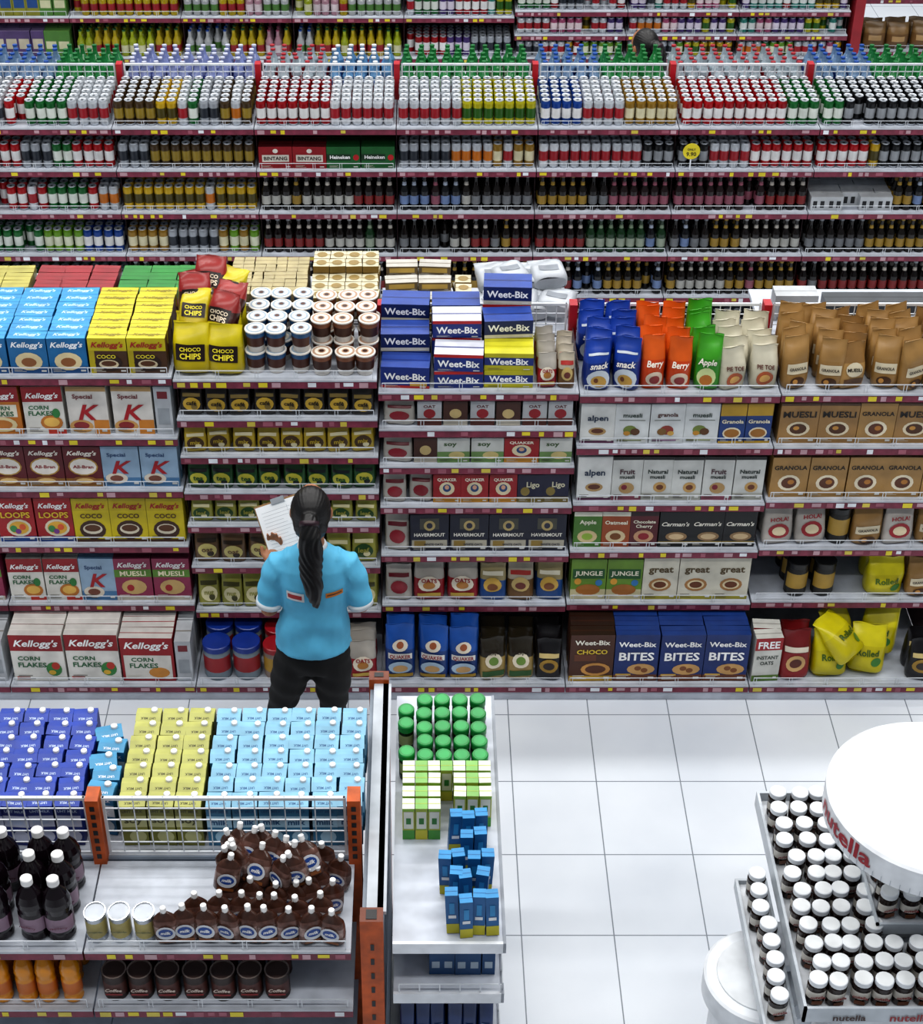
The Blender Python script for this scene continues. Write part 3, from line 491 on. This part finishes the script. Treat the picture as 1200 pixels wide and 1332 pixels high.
# ------------------------------------------------ gondola D (foreground left)
DB=[-2.005,-1.105,-.232]; YD=3.62; YDs=4.02; YDb=4.54; zD=1.21; zD2=.915
g=P()
for i in range(2):
    x0,x1=DB[i],DB[i+1]
    for z in (zD,zD2,.6,.3): shelf(g,x0,x1,YD,YDs-.02,z,lh=.04)
    g.box(x0,x1,YD-.1,YDs,0,.1,SH)
    for z in (zD,.88,.55,.25): shelf(g,x0,x1,YDs+.02,YDb,z,SH,False,0)
    g.box(x0,x1,YDs-.01,YDs+.01,0,zD,C('#7c8796',.5))
    fence(g,x0+.03,x1-.03,YDs,zD+.02,1.5,.05)
for b_ in DB:
    g.box(b_-.022,b_+.022,YDs-.035,YDs+.035,0,1.515,ORG)
    for k in range(7): g.rect(b_-.008,1.24+k*.038,b_+.008,1.262+k*.038,DK,YDs-.0365)
g.build('supermarket_shelf_unit')
def carton(front,top,txt,band,tc_):
    w,d,h=.092,.065,.2; p=P(w*1.03,d*1.03,h)
    p.box(-w/2,w/2,0,d,0,h-.012,C(front),top=C(top))
    p.add([(-w/2,0,h-.012),(w/2,0,h-.012),(w/2,d*.5,h),(-w/2,d*.5,h),(-w/2,d,h-.006),(w/2,d,h-.006)],[(0,1,2,3),(3,2,5,4),(0,3,4),(1,5,2)],C(top))
    p.rect(-w/2,h*.45,w/2,h*.72,C(band)); p.text(txt,0,h*.58,w*.7,C(tc_),-.002,maxh=.03); p.disc(.01,h*.22,.03,.03,C(band))
    p.text('UHT MILK',0,h*.83,w*.8,C(tc_),-.002)
    V,Fs,a=textmesh('UHT MILK'); ww=.055
    p.add([(-v[0]*ww,.012-v[1]*ww,h-.007+(.0-v[1]*ww)*.35) for v in V],Fs,C(tc_))
    q=P(); q.loft([(.012,.012,0),(.012,.012,.012),(.01,.01,.014)],CAPW,seg=12); p.put(q,(.02,d*.68,h-.004))
    return p
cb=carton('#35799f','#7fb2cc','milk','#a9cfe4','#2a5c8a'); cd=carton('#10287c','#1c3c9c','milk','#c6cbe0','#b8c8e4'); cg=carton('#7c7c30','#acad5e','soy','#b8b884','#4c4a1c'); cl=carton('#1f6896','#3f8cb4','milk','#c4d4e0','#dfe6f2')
row('milk_cartons',[cd]*9,DB[0]+.02,DB[1]-.065,YDs+.03,zD,7,rot=.1,jit=.005,maxd=.5)
row('milk_cartons',[cl],DB[1]-.055,DB[1]+.045,YDs+.08,zD,5,rot=.3,jit=.01)
row('soy_milk_cartons',[cg]*3,DB[1]+.065,DB[1]+.35,YDs+.03,zD,7,rot=.04,maxd=.5)
row('milk_cartons',[cb]*6,DB[1]+.36,-.205,YDs+.03,zD,7,rot=.05,jit=.005,maxd=.5)
# chocolate spout pouches
sp_=P(.085,.055,.155); A1=C('#452a20',.22,0,.4,40.); A2=C('#98807a',.2,.4,.5,50.); A3=C('#684a42',.2,.2,.4,50.)
sp_.loft([(.034,.02,0),(.041,.027,.01),(.043,.028,.045),(.042,.025,.08),(.04,.018,.1),(.026,.01,.118),(.012,.008,.128)],[A1,A3,A2,A3,A1,A1],seg=16,cy=.027,e=.75,share=True)
sp_.loft([(.008,.008,.126),(.008,.008,.134),(.0105,.0105,.134),(.0105,.0105,.15),(.009,.009,.152)],[CAPW]*4,seg=10,cy=.027)
sp_.disc(0,.058,.032,.03,C('#c9ccd2'),-.002,16); sp_.disc(0,.061,.024,.018,C('#1f4790'),-.0028,14); sp_.text('milk',0,.061,.034,C('#f2f2f2'),-.0035,.2); sp_.rect(-.027,.014,.027,.026,C('#7d4a24'),-.001)
g=P()
for r in range(6):
    for k in range(10):
        x=DB[1]+.27+k*.067+R(-.008,.008)+(.03 if r%2 else 0)
        if x>-.275: continue
        if r>1 and k<3: continue
        if r==1 and k==0: continue
        g.rest(sp_,(x,YD+.015+r*.057+R(-.006,.006),zD+.002),rz=R(-.4,.4),rx=R(-.08,.06),ry=R(-.1,.1))
for k in range(16):
    x=R(DB[1]+.42,-.3); y=R(.1,.26)
    g.rest(sp_,(x,YD+y,zD+.08+R(0,.02)),rz=R(-.8,.8),rx=R(-.5,.1),ry=R(-.3,.3))
g.build('chocolate_drink_pouches')
tin=P(.088,.088,.11); tin.loft([(.041,.041,0),(.042,.042,.004),(.04,.04,.02),(.04,.04,.09),(.042,.042,.106),(.042,.042,.11),(.037,.037,.11),(.037,.037,.107)],[SIL,SIL,C('#6c7a68'),SIL,SIL,SIL,SIL],seg=18,cy=.042,lab=([2],C('#a99d64'),4),capm=C('#9a9fa6',.3,.6))
tin.text('Cocopandan',0,.055,.06,C('#3a4a2a'),-.001)
row('food_tins',[tin]*3,DB[1]+.0,DB[1]+.235,YD,zD,1)
dtin=P(.088,.088,.115); dtin.loft([(.041,.041,0),(.042,.042,.004),(.041,.041,.02),(.041,.041,.08),(.042,.042,.11),(.042,.042,.115),(.037,.037,.115),(.037,.037,.11)],[C('#2a1814'),C('#2a1814'),C('#301c18'),C('#2a1814'),C('#2a1814'),C('#a09088',.3,.4),C('#a09088',.3,.4)],seg=18,cy=.042,lab=([2],C('#54302a'),3),capm=C('#4c3a36',.3))
dtin.text('Coffee',0,.055,.055,C('#d4c4b8'),-.001,.3); dtin.rect(-.028,.03,.028,.038,C('#8c2a2c'),-.0005)
row('coffee_tins',[dtin]*7,DB[1]+.02,DB[1]+.66,YD,zD2,2); 
def bigb(body,lab1,lab2,cap,s=1.):
    p=P(.1*s,.1*s,.26); B=C(body,.12)
    p.loft([(a*s,a*s,z) for a,z in ((.04,0),(.046,.012),(.043,.035),(.046,.05),(.046,.11),(.043,.125),(.046,.15),(.044,.17),(.036,.195),(.022,.218),(.016,.228),(.016,.236),(.019,.237),(.019,.26),(.016,.263))],
      [B,B,B,C(lab1),B,B,B,B,B,B,B,C(cap,.35),C(cap,.35),C(cap,.35)],seg=18,cy=.048*s,lab=([3],C(lab2),3),capm=C(cap,.35))
    return p
jb=bigb('#120810','#3a1428','#8a7284','#e6e6e6'); jb.text('raspberry',0,.075,.055,C('#5a1030'),-.001,.2)
oj=bigb('#cc8412','#b05a1c','#b8641c','#d09a2c',.74)
row('juice_bottles',[jb]*8,DB[0]+.02,DB[1]-.02,YD,zD,3,rot=.3,jit=.006,maxd=.36)
row('juice_bottles',[oj]*11,DB[0]+.02,DB[1]-.04,YD-.012,zD2,3,rot=.3,hmax=.24,maxd=.36)
# ------------------------------------------------ gondola E (end unit)
EX0,EX1=-.1,.262; EY0,EY1=3.65,4.84
g=P()
for z in (zD,.955,.65,.35,.1):
    g.box(EX0,EX1,EY0,EY1,z-.022,z,SH)
    g.box(EX0,EX1,EY0-.012,EY0,z-.045,z+.003,WH); g.box(EX1,EX1+.01,EY0-.01,EY1,z-.045,z+.003,C('#8f959e'))
    if z<zD:
        wire(g,EX0+.02,EX1-.01,EY0-.004,z+.045)
        g.box(EX1+.004,EX1+.008,EY0,EY1,z+.043,z+.047,WIRE)
        n=16
        for i in range(n+1): yy=EY0+.01+(EY1-EY0-.02)*i/n; g.box(EX1+.004,EX1+.008,yy-.002,yy+.002,z,z+.045,WIRE)
        for i in range(6): x=EX0+.02+i*.068; g.box(x-.002,x+.002,EY0-.006,EY0-.002,z,z+.045,WIRE)
g.box(EX0,EX1,EY0,EY1,0,.08,SH)
g.box(EX0-.05,EX0-.03,EY0+.05,EY1-.03,.02,1.3,C('#9aa3ad',.5)); g.box(EX0-.1,EX0-.085,EY0+.05,EY1-.03,.02,1.27,C('#8d97a3',.5))
g.box(EX0-.085,EX0-.02,EY0+.05,EY1-.03,1.285,1.3,C('#aeb4bb',.4))
g.box(EX0-.105,EX0-.03,EY0-.01,EY0+.05,0,1.32,ORG,top=C('#6c2f10')); g.box(EX0-.085,EX0-.05,EY0+.0,EY0+.04,1.3205,1.322,DK)
g.box(EX0-.105,EX0-.03,EY1-.03,EY1+.02,0,1.32,ORG,top=C('#6c2f10')); g.box(EX0-.085,EX0-.05,EY1-.015,EY1+.01,1.3205,1.322,DK)
for k in range(16): g.rect(EX0-.072,.1+k*.072,EX0-.06,.13+k*.072,DK,EY0-.0115)
g.build('end_shelf_unit')
gj=P(.066,.066,.125); GL=C('#138038',.3); gj.loft([(.028,.028,0),(.03,.03,.006),(.03,.03,.03),(.03,.03,.08),(.028,.028,.095),(.032,.032,.096),(.032,.032,.121),(.029,.029,.125)],[C('#16280f',.2),C('#16280f',.2),C('#244c20'),C('#16280f',.2),GL,GL,GL],seg=20,cy=.032,lab=([2],C('#8f9a68'),3),capm=GL)
n=14; gj.add([(.022*math.cos(6.2832*i/n),.032+.022*math.sin(6.2832*i/n),.1255) for i in range(n)],[tuple(range(n))],C('#2c9a50',.35))
g=P()
for r in range(5):
    for k in range(5):
        if k==0 and r in (1,4): continue
        g.put(gj,(EX0+.04+k*.066+R(-.003,.003),4.36+r*.074+R(-.003,.003)+(.02 if k==0 else 0),zD+.001),sc=(.94,1,1))
g.build('coffee_creamer_jars')
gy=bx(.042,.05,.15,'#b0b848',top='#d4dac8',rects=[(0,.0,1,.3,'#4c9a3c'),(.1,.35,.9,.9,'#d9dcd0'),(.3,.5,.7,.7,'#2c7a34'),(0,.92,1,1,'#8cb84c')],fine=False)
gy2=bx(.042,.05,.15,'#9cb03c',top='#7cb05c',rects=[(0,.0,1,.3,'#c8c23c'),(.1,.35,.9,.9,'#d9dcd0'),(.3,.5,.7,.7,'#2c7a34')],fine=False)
g=P()
for k in range(7):
    q=gy2 if k%2 else gy
    g.put(q,(EX0+.05+k*.0445,4.285,zD+.001),rz=R(-.03,.03))
    if k!=3: g.put(q,(EX0+.05+k*.0445,4.225,zD+.001),rz=R(-.03,.03))
    if k<3: g.put(q,(EX0+.05+k*.0445,4.1,zD+.001)); g.put(q,(EX0+.05+k*.0445,4.16,zD+.001))
    if k>3: g.put(q,(EX0+.05+k*.0445,4.16,zD+.001),rz=R(-.06,.06))
g.build('tea_boxes')
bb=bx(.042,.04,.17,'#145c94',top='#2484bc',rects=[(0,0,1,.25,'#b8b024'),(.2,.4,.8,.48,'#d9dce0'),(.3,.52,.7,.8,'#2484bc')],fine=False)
g=P()
for (n,Y0,x0) in ((4,3.68,.095),(3,3.77,.1),(4,3.86,.08),(2,3.95,.15),(3,4.03,.11)):
    for k in range(n): g.rest(bb,(x0+k*.044+R(-.004,.004),Y0+R(-.015,.015),zD+.002),rz=R(-.18,.18),rx=R(-.08,.02),ry=R(-.05,.05))
g.build('toothpaste_boxes')
row('small_blue_boxes',[bx(.045,.06,.11,'#144878',top='#2070a8',rects=[(.2,.3,.8,.6,'#a9b8c6')],fine=False)]*5,EX0+.12,EX1-.02,EY0+.05,.955,3)
row('blue_packets',[bag(.05,.03,.2,'#142f60',rects=[(.2,.3,.8,.5,'#6f88ac')],wob=.001)]*6,EX0+.02,EX1-.02,EY0,.65,7,rot=.1)
# ------------------------------------------------ spread jar display
NB=C('#20100a',.2); WT=C('#dde1e6',.35)
nj=P(.07,.07,.12); nj.loft([(.028,.022,0),(.032,.026,.006),(.033,.027,.035),(.034,.028,.07),(.034,.028,.09),(.026,.024,.098),(.031,.031,.099),(.031,.031,.118),(.028,.028,.12)],[NB,NB,NB,NB,NB,WT,WT,WT],seg=18,cy=.032,lab=([2],C('#d4d0c8'),4),capm=C('#e4e7e8',.35))
nj.text('nutella',0,.05,.05,C('#8c1820'),.002); nj.rect(-.018,.012,.018,.03,C('#6a3a1c'),.004)
def grid(g,x0,x1,y0,y1,z,px_=.071,py_=.078):
    ny=int((y1-y0)/py_+.01)+1; nx=int((x1-x0)/px_+.01)+1
    for j in range(ny):
        for i in range(nx):
            g.put(nj,(x0+i*px_+R(-.003,.003)+(.015 if j%2 else 0),y0+j*py_+R(-.004,.004),z+.001),rz=R(-.3,.3))
T=P()
def tray(x0,x1,y0,y1,z,lip=.04):
    T.box(x0,x1,y0,y1,z-.02,z,WT)
    for a in ((x0-.01,x0,y0-.01,y1),(x1,x1+.01,y0-.01,y1),(x0-.01,x1+.01,y0-.01,y0),(x0-.01,x1+.01,y1,y1+.01)): T.box(*a,z-.03,z+lip,C('#b9c0c7',.3))
tray(1.275,2.15,3.58,4.56,.93); tray(1.165,1.262,3.62,4.26,.8,.02); tray(1.56,2.1,3.86,4.42,1.04,.02)
T.box(1.45,2.1,3.7,4.4,0,.91,WT); T.box(1.25,1.45,3.9,4.1,.75,.78,WT); T.box(1.6,2.06,3.9,4.38,.93,1.02,WT)
T.text('nutella',1.62,.925,.13,C('#8c1820'),3.566,maxh=.04); T.text('nutella',1.42,.925,.11,C('#3a1c14'),3.566,maxh=.03)
T.loft([(.05,.05,1.05),(.05,.05,1.42)],WT,seg=24,cx=1.72,cy=4.02)
T.loft([(.35,.35,1.395),(.365,.365,1.4),(.365,.365,1.5),(.355,.355,1.508),(.34,.34,1.51)],WT,seg=72,cx=1.72,cy=4.02)
RIB=C('#b4bac2',.4)
for i in range(72):
    a_=6.2832*i/72; cx_,cy_=1.72+.3665*math.cos(a_),4.02+.3665*math.sin(a_)
    T.add([(cx_-.0012*math.sin(a_),cy_+.0012*math.cos(a_),1.402),(cx_+.0012*math.sin(a_),cy_-.0012*math.cos(a_),1.402),(cx_+.0012*math.sin(a_),cy_-.0012*math.cos(a_),1.425),(cx_-.0012*math.sin(a_),cy_+.0012*math.cos(a_),1.425)],[(0,1,2,3)],RIB)
V,Fs,a=textmesh('nutella')
wd=.3
for ang0 in (-2.8,-1.23,.34,1.91):
    T.add([(1.72+.368*math.cos(ang0+v[0]*wd/.366),4.02+.368*math.sin(ang0+v[0]*wd/.366),1.46+v[1]*wd*.8) for v in V],Fs,C('#9c1828'))
T.build('spread_display_stand')
g=P(); grid(g,1.315,1.53,3.6,4.49,.93); grid(g,1.6,2.1,3.6,3.77,.93); grid(g,1.6,2.06,3.88,4.34,1.04); grid(g,1.6,2.1,4.45,4.46,.93)
for j in range(8): g.put(nj,(1.212,3.64+j*.077,.801),rz=R(-.3,.3))
g.build('chocolate_spread_jars')
g=P(); g.loft([(.17,.17,0),(.17,.17,.6),(.205,.205,.605),(.21,.21,.61),(.21,.21,.70),(.2,.2,.707)],WT,seg=56,cx=1.215,cy=3.92); g.loft([(.165,.165,.707),(.163,.163,.712)],C('#d4d8dc'),seg=48,cx=1.215,cy=3.92); g.build('round_pedestal')
# ------------------------------------------------ people
def remesh(p,name,mat,vox,parent,sm=6,fn=None):
    ob=p.build(name+'_src',origin=(0,0,0))
    m=ob.modifiers.new('r','REMESH'); m.mode='VOXEL'; m.voxel_size=vox; m.use_smooth_shade=True
    s_=ob.modifiers.new('s','SMOOTH'); s_.factor=.5; s_.iterations=sm
    dg=bpy.context.evaluated_depsgraph_get(); dg.update()
    me=bpy.data.meshes.new_from_object(ob.evaluated_get(dg)); bpy.data.objects.remove(ob)
    me.materials.clear(); me.materials.append(MATS[mat])
    if fn:
        ns=[v.normal.copy() for v in me.vertices]
        for v,n_ in zip(me.vertices,ns): v.co+=n_*fn(v.co)
    for q in me.polygons: q.use_smooth=True; q.material_index=0
    o=bpy.data.objects.new(name,me); coll.objects.link(o); o.parent=parent; me.name=name
    return o
def person(name,loc,shirt,rz=0.,board=True):
    E=bpy.data.objects.new(name,None); coll.objects.link(E); E.location=loc; E.rotation_euler=(0,0,rz)
    skin=C('#a06c4c',.5,var=.05); hair=C('#060405',.45,sc=60.); trou=C('#08090b',.8); sh=C(shirt,.75,var=.12,sc=14.)
    b=P()
    b.ell((0,.035,1.515),(.075,.092,.112),skin,tilt=-.25); b.ell((0,.06,1.46),(.055,.065,.06),skin)
    b.tube([(0,-.005,1.33,.055,.05),(0,.005,1.42,.05,.05),(0,.02,1.48,.05,.05)],skin)
    b.ell((0,.128,1.5),(.012,.02,.022),skin)
    for s_ in (-1,1): b.ell((s_*.078,.03,1.505),(.012,.02,.03),skin)
    b.tube([(0,0,1.34,.07,.06),(0,0,1.2,.12,.08)],skin)
    b.tube([(-.12,0,1.285,.04,.04),(-.155,0,1.25,.043,.043),(-.178,-.01,1.15,.04,.04),(-.195,-.018,1.03,.036,.036),(-.198,.03,1.0,.036,.036),(-.198,.12,1.05,.031,.031),(-.195,.2,1.105,.022,.026)],skin)
    b.tube([(.12,0,1.285,.04,.04),(.155,0,1.25,.043,.043),(.182,-.01,1.15,.04,.04),(.2,-.016,1.05,.036,.036),(.2,.03,1.025,.036,.036),(.145,.12,1.07,.031,.031),(.075,.21,1.12,.024,.024)],skin)
    def hand(w,d,side,curl):
        w=Vector(w);d=Vector(d).normalized(); up=Vector((0,0,1)); lat=d.cross(up).normalized()*side; nn=lat.cross(d).normalized()
        pts=[w,w+d*.035,w+d*.075]
        b.tube([(*pts[0],.024,.018),(*pts[1],.036,.015),(*pts[2],.038,.013)],skin)
        for i,ln_ in enumerate((.062,.072,.068,.052)):
            o=w+d*.072+lat*(-.029+.0195*i)
            p1=o+d*ln_*.45+nn*curl*.01; p2=p1+d*ln_*.3+nn*curl*.022; p3=p2+d*ln_*.1+nn*curl*.028
            b.tube([(*o,.009,.009),(*p1,.0085,.0085),(*p2,.008,.008),(*p3,.006,.006)],skin,seg=8)
        o=w+d*.02-lat*.022; p1=o+d*.03-lat*.025+nn*curl*.01; p2=p1+d*.028-lat*.006+nn*curl*.014
        b.tube([(*o,.013,.013),(*p1,.011,.011),(*p2,.0085,.0085)],skin,seg=8)
    hand((-.195,.195,1.102),(.12,.75,.6),1,1); hand((.08,.205,1.118),(-.75,.6,.25),-1,1)
    remesh(b,'body',skin,.0055,E,3)
    s=P()
    s.tube([(-.015,0,.835,.168,.125),(-.015,0,.88,.166,.122),(-.01,0,.95,.152,.112),(0,0,1.03,.142,.104),(0,-.003,1.12,.147,.108),(0,-.005,1.2,.158,.11),(0,-.003,1.27,.162,.095),(0,0,1.32,.12,.075),(0,0,1.36,.062,.06)],sh,seg=20)
    for q in (-1,1): s.tube([(q*.09,0,1.285,.065,.062),(q*.135,0,1.268,.066,.064),(q*.165,-.005,1.205,.06,.06),(q*.184,-.01,1.13,.056,.057),(q*.194,-.014,1.065,.054,.056)],sh,seg=16)
    def folds(c):
        x,y,z=c
        a=.0055*math.sin(38*z+24*x*(1 if x>0 else -1)+3*y)*max(0,min(1,(1.2-z)*5)) if abs(x)<.15 else .003*math.sin(60*z+20*x)
        return a+.004*math.sin(50*x+9*z)*max(0,(1.1-z)*2)
    so=remesh(s,'shirt',sh,.008,E,3,folds)
    k=P()
    for q in (-1,1): k.tube([(q*.1905,-.013,1.082,.0575,.0595),(q*.195,-.014,1.058,.056,.058)],C('#ccd4d9',.6),seg=20)
    k.tube([(0,.003,1.375,.056,.055),(0,.004,1.352,.067,.063)],C('#ccd4d9',.6),seg=20)
    bv=BVHTree.FromPolygons([v.co[:] for v in so.data.vertices],[tuple(p_.vertices) for p_ in so.data.polygons])
    def patch(x0,x1,z0,z1,m,o_=.003):
        V=[];nx,nz_=8,4
        for j in range(nz_+1):
            for i in range(nx+1):
                x=x0+(x1-x0)*i/nx; z=z0+(z1-z0)*j/nz_; hit=bv.ray_cast(Vector((x,-1,z)),Vector((0,1,0)))
                V.append((x,(hit[0].y if hit[0] else -.11)-o_,z))
        k.add(V,[(j*(nx+1)+i,j*(nx+1)+i+1,(j+1)*(nx+1)+i+1,(j+1)*(nx+1)+i) for j in range(nz_) for i in range(nx)],m,True)
    patch(-.11,-.035,1.145,1.19,C('#d6d9dc',.6)); patch(-.105,-.045,1.156,1.178,C('#a3282a',.6),.004); patch(.055,.125,1.165,1.19,C('#c4761c',.6)); patch(.06,.12,1.175,1.181,C('#5a2a10',.6),.004)
    k.build('shirt_trim',parent=E,origin=(0,0,0))
    l=P()
    l.tube([(-.02,0,.92,.125,.095),(-.02,0,.86,.15,.108),(-.02,0,.78,.165,.118),(-.02,0,.72,.155,.11)],trou,seg=20)
    l.tube([(-.095,0,.78,.085,.1),(-.12,0,.66,.088,.095),(-.155,.01,.52,.07,.075),(-.175,.015,.45,.06,.065),(-.19,-.01,.3,.056,.062),(-.195,-.01,.12,.047,.05),(-.195,-.01,.07,.047,.05)],trou,seg=16)
    l.tube([(.06,0,.78,.085,.1),(.062,0,.66,.088,.095),(.06,.01,.52,.07,.075),(.06,.015,.45,.06,.065),(.065,-.01,.3,.056,.062),(.07,-.01,.12,.047,.05),(.07,-.01,.07,.047,.05)],trou,seg=16)
    remesh(l,'trousers',trou,.011,E,4,lambda c:.003*math.sin(60*c[2]+25*c[0]))
    f=P(); shoe=C('#1c1c20',.5)
    for x in (-.197,.072): f.loft([(.04,.12,.0),(.046,.13,.012),(.044,.125,.035),(.036,.09,.065),(.034,.05,.09)],[WT,shoe,shoe,shoe],seg=18,cx=x,cy=.05)
    for s_ in (-1,1): f.ell((s_*.03,.118,1.525),(.011,.008,.007),C('#101010')); 
    f.ell((0,.118,1.462),(.022,.01,.006),C('#8c3f3a'))
    f.build('shoes_and_face',parent=E,origin=(0,0,0))
    h=P(); h.ell((0,.012,1.53),(.084,.096,.106),hair,tilt=-.25,seg=24,rings=14); h.ell((0,-.03,1.49),(.073,.06,.08),hair)
    h.tube([(0,-.07,1.56,.03,.03),(0,-.104,1.545,.036,.036),(.003,-.13,1.5,.046,.034),(.005,-.135,1.42,.052,.032),(.0,-.14,1.33,.048,.028),(.008,-.143,1.25,.042,.025),(.012,-.145,1.19,.028,.018),(.016,-.145,1.145,.01,.01)],hair,seg=16)
    def strands(c):
        x,y,z=c
        if y<-.09: return .002*math.sin(260*x+12*math.sin(14*z))
        return .0008*math.sin(34*math.atan2(x,(z-1.54)+1e-4))
    remesh(h,'hair',hair,.006,E,3,strands)
    tt=P(); tt.tube([(0,-.094,1.55,.041,.041),(0,-.109,1.535,.041,.041)],C('#2a141f'),seg=16); tt.build('hair_tie',parent=E,origin=(0,0,0))
    if board:
        q=P(); q.box(-.11,.11,.0,.004,-.15,.15,C('#8a6a44')); q.box(-.105,.105,-.004,0,-.15,.142,C('#d8dadc',.7,var=.03))
        for i in range(16): q.rect(-.085,.11-.0155*i,R(.0,.085),.1112-.0155*i,C('#9aa0a6'),-.0048)
        for i in range(3): q.rect(.03+.02*i,-.12,.031+.02*i,.12,C('#9aa0a6'),-.0047)
        q.box(-.03,.03,-.01,.006,.135,.16,SIL)
        o=q.build('clipboard',parent=E,origin=(0,0,0)); o.location=(-.125,.285,1.215); o.rotation_euler=(math.radians(-38),math.radians(-17),math.radians(8))
    return E
person('woman_shopper',(-.46,5.6,0),'#5cb2d6')
person('shopper',(1.48,10.85,0),'#3c4048',rz=.6,board=False)
# ------------------------------------------------ camera / lights
cam=bpy.data.cameras.new('camera'); co=bpy.data.objects.new('camera',cam); coll.objects.link(co); co.location=(0,0,H); co.rotation_euler=(math.radians(54),0,0)
cam.lens=F*36/1332; cam.sensor_width=36; cam.shift_x=50/1332; cam.clip_end=100; scene.camera=co
wd=bpy.data.worlds.new('world'); scene.world=wd; wd.use_nodes=True; bg=wd.node_tree.nodes['Background']; bg.inputs[0].default_value=(.87,.93,1,1); bg.inputs[1].default_value=.25
for i,(y,e) in enumerate(((1.5,270),(5.0,335),(8.4,360),(11.8,370),(15,360))):
    l=bpy.data.lights.new('ceiling_lamp','AREA'); l.shape='RECTANGLE'; l.size=14; l.size_y=.4; l.energy=e; l.color=(1,.985,.965)
    o=bpy.data.objects.new('ceiling_lamp',l); coll.objects.link(o); o.location=(0,y,7.2)
scene.view_settings.view_transform='Standard'
try: scene.view_settings.look='Medium High Contrast'
except Exception as ex: print('look',ex)
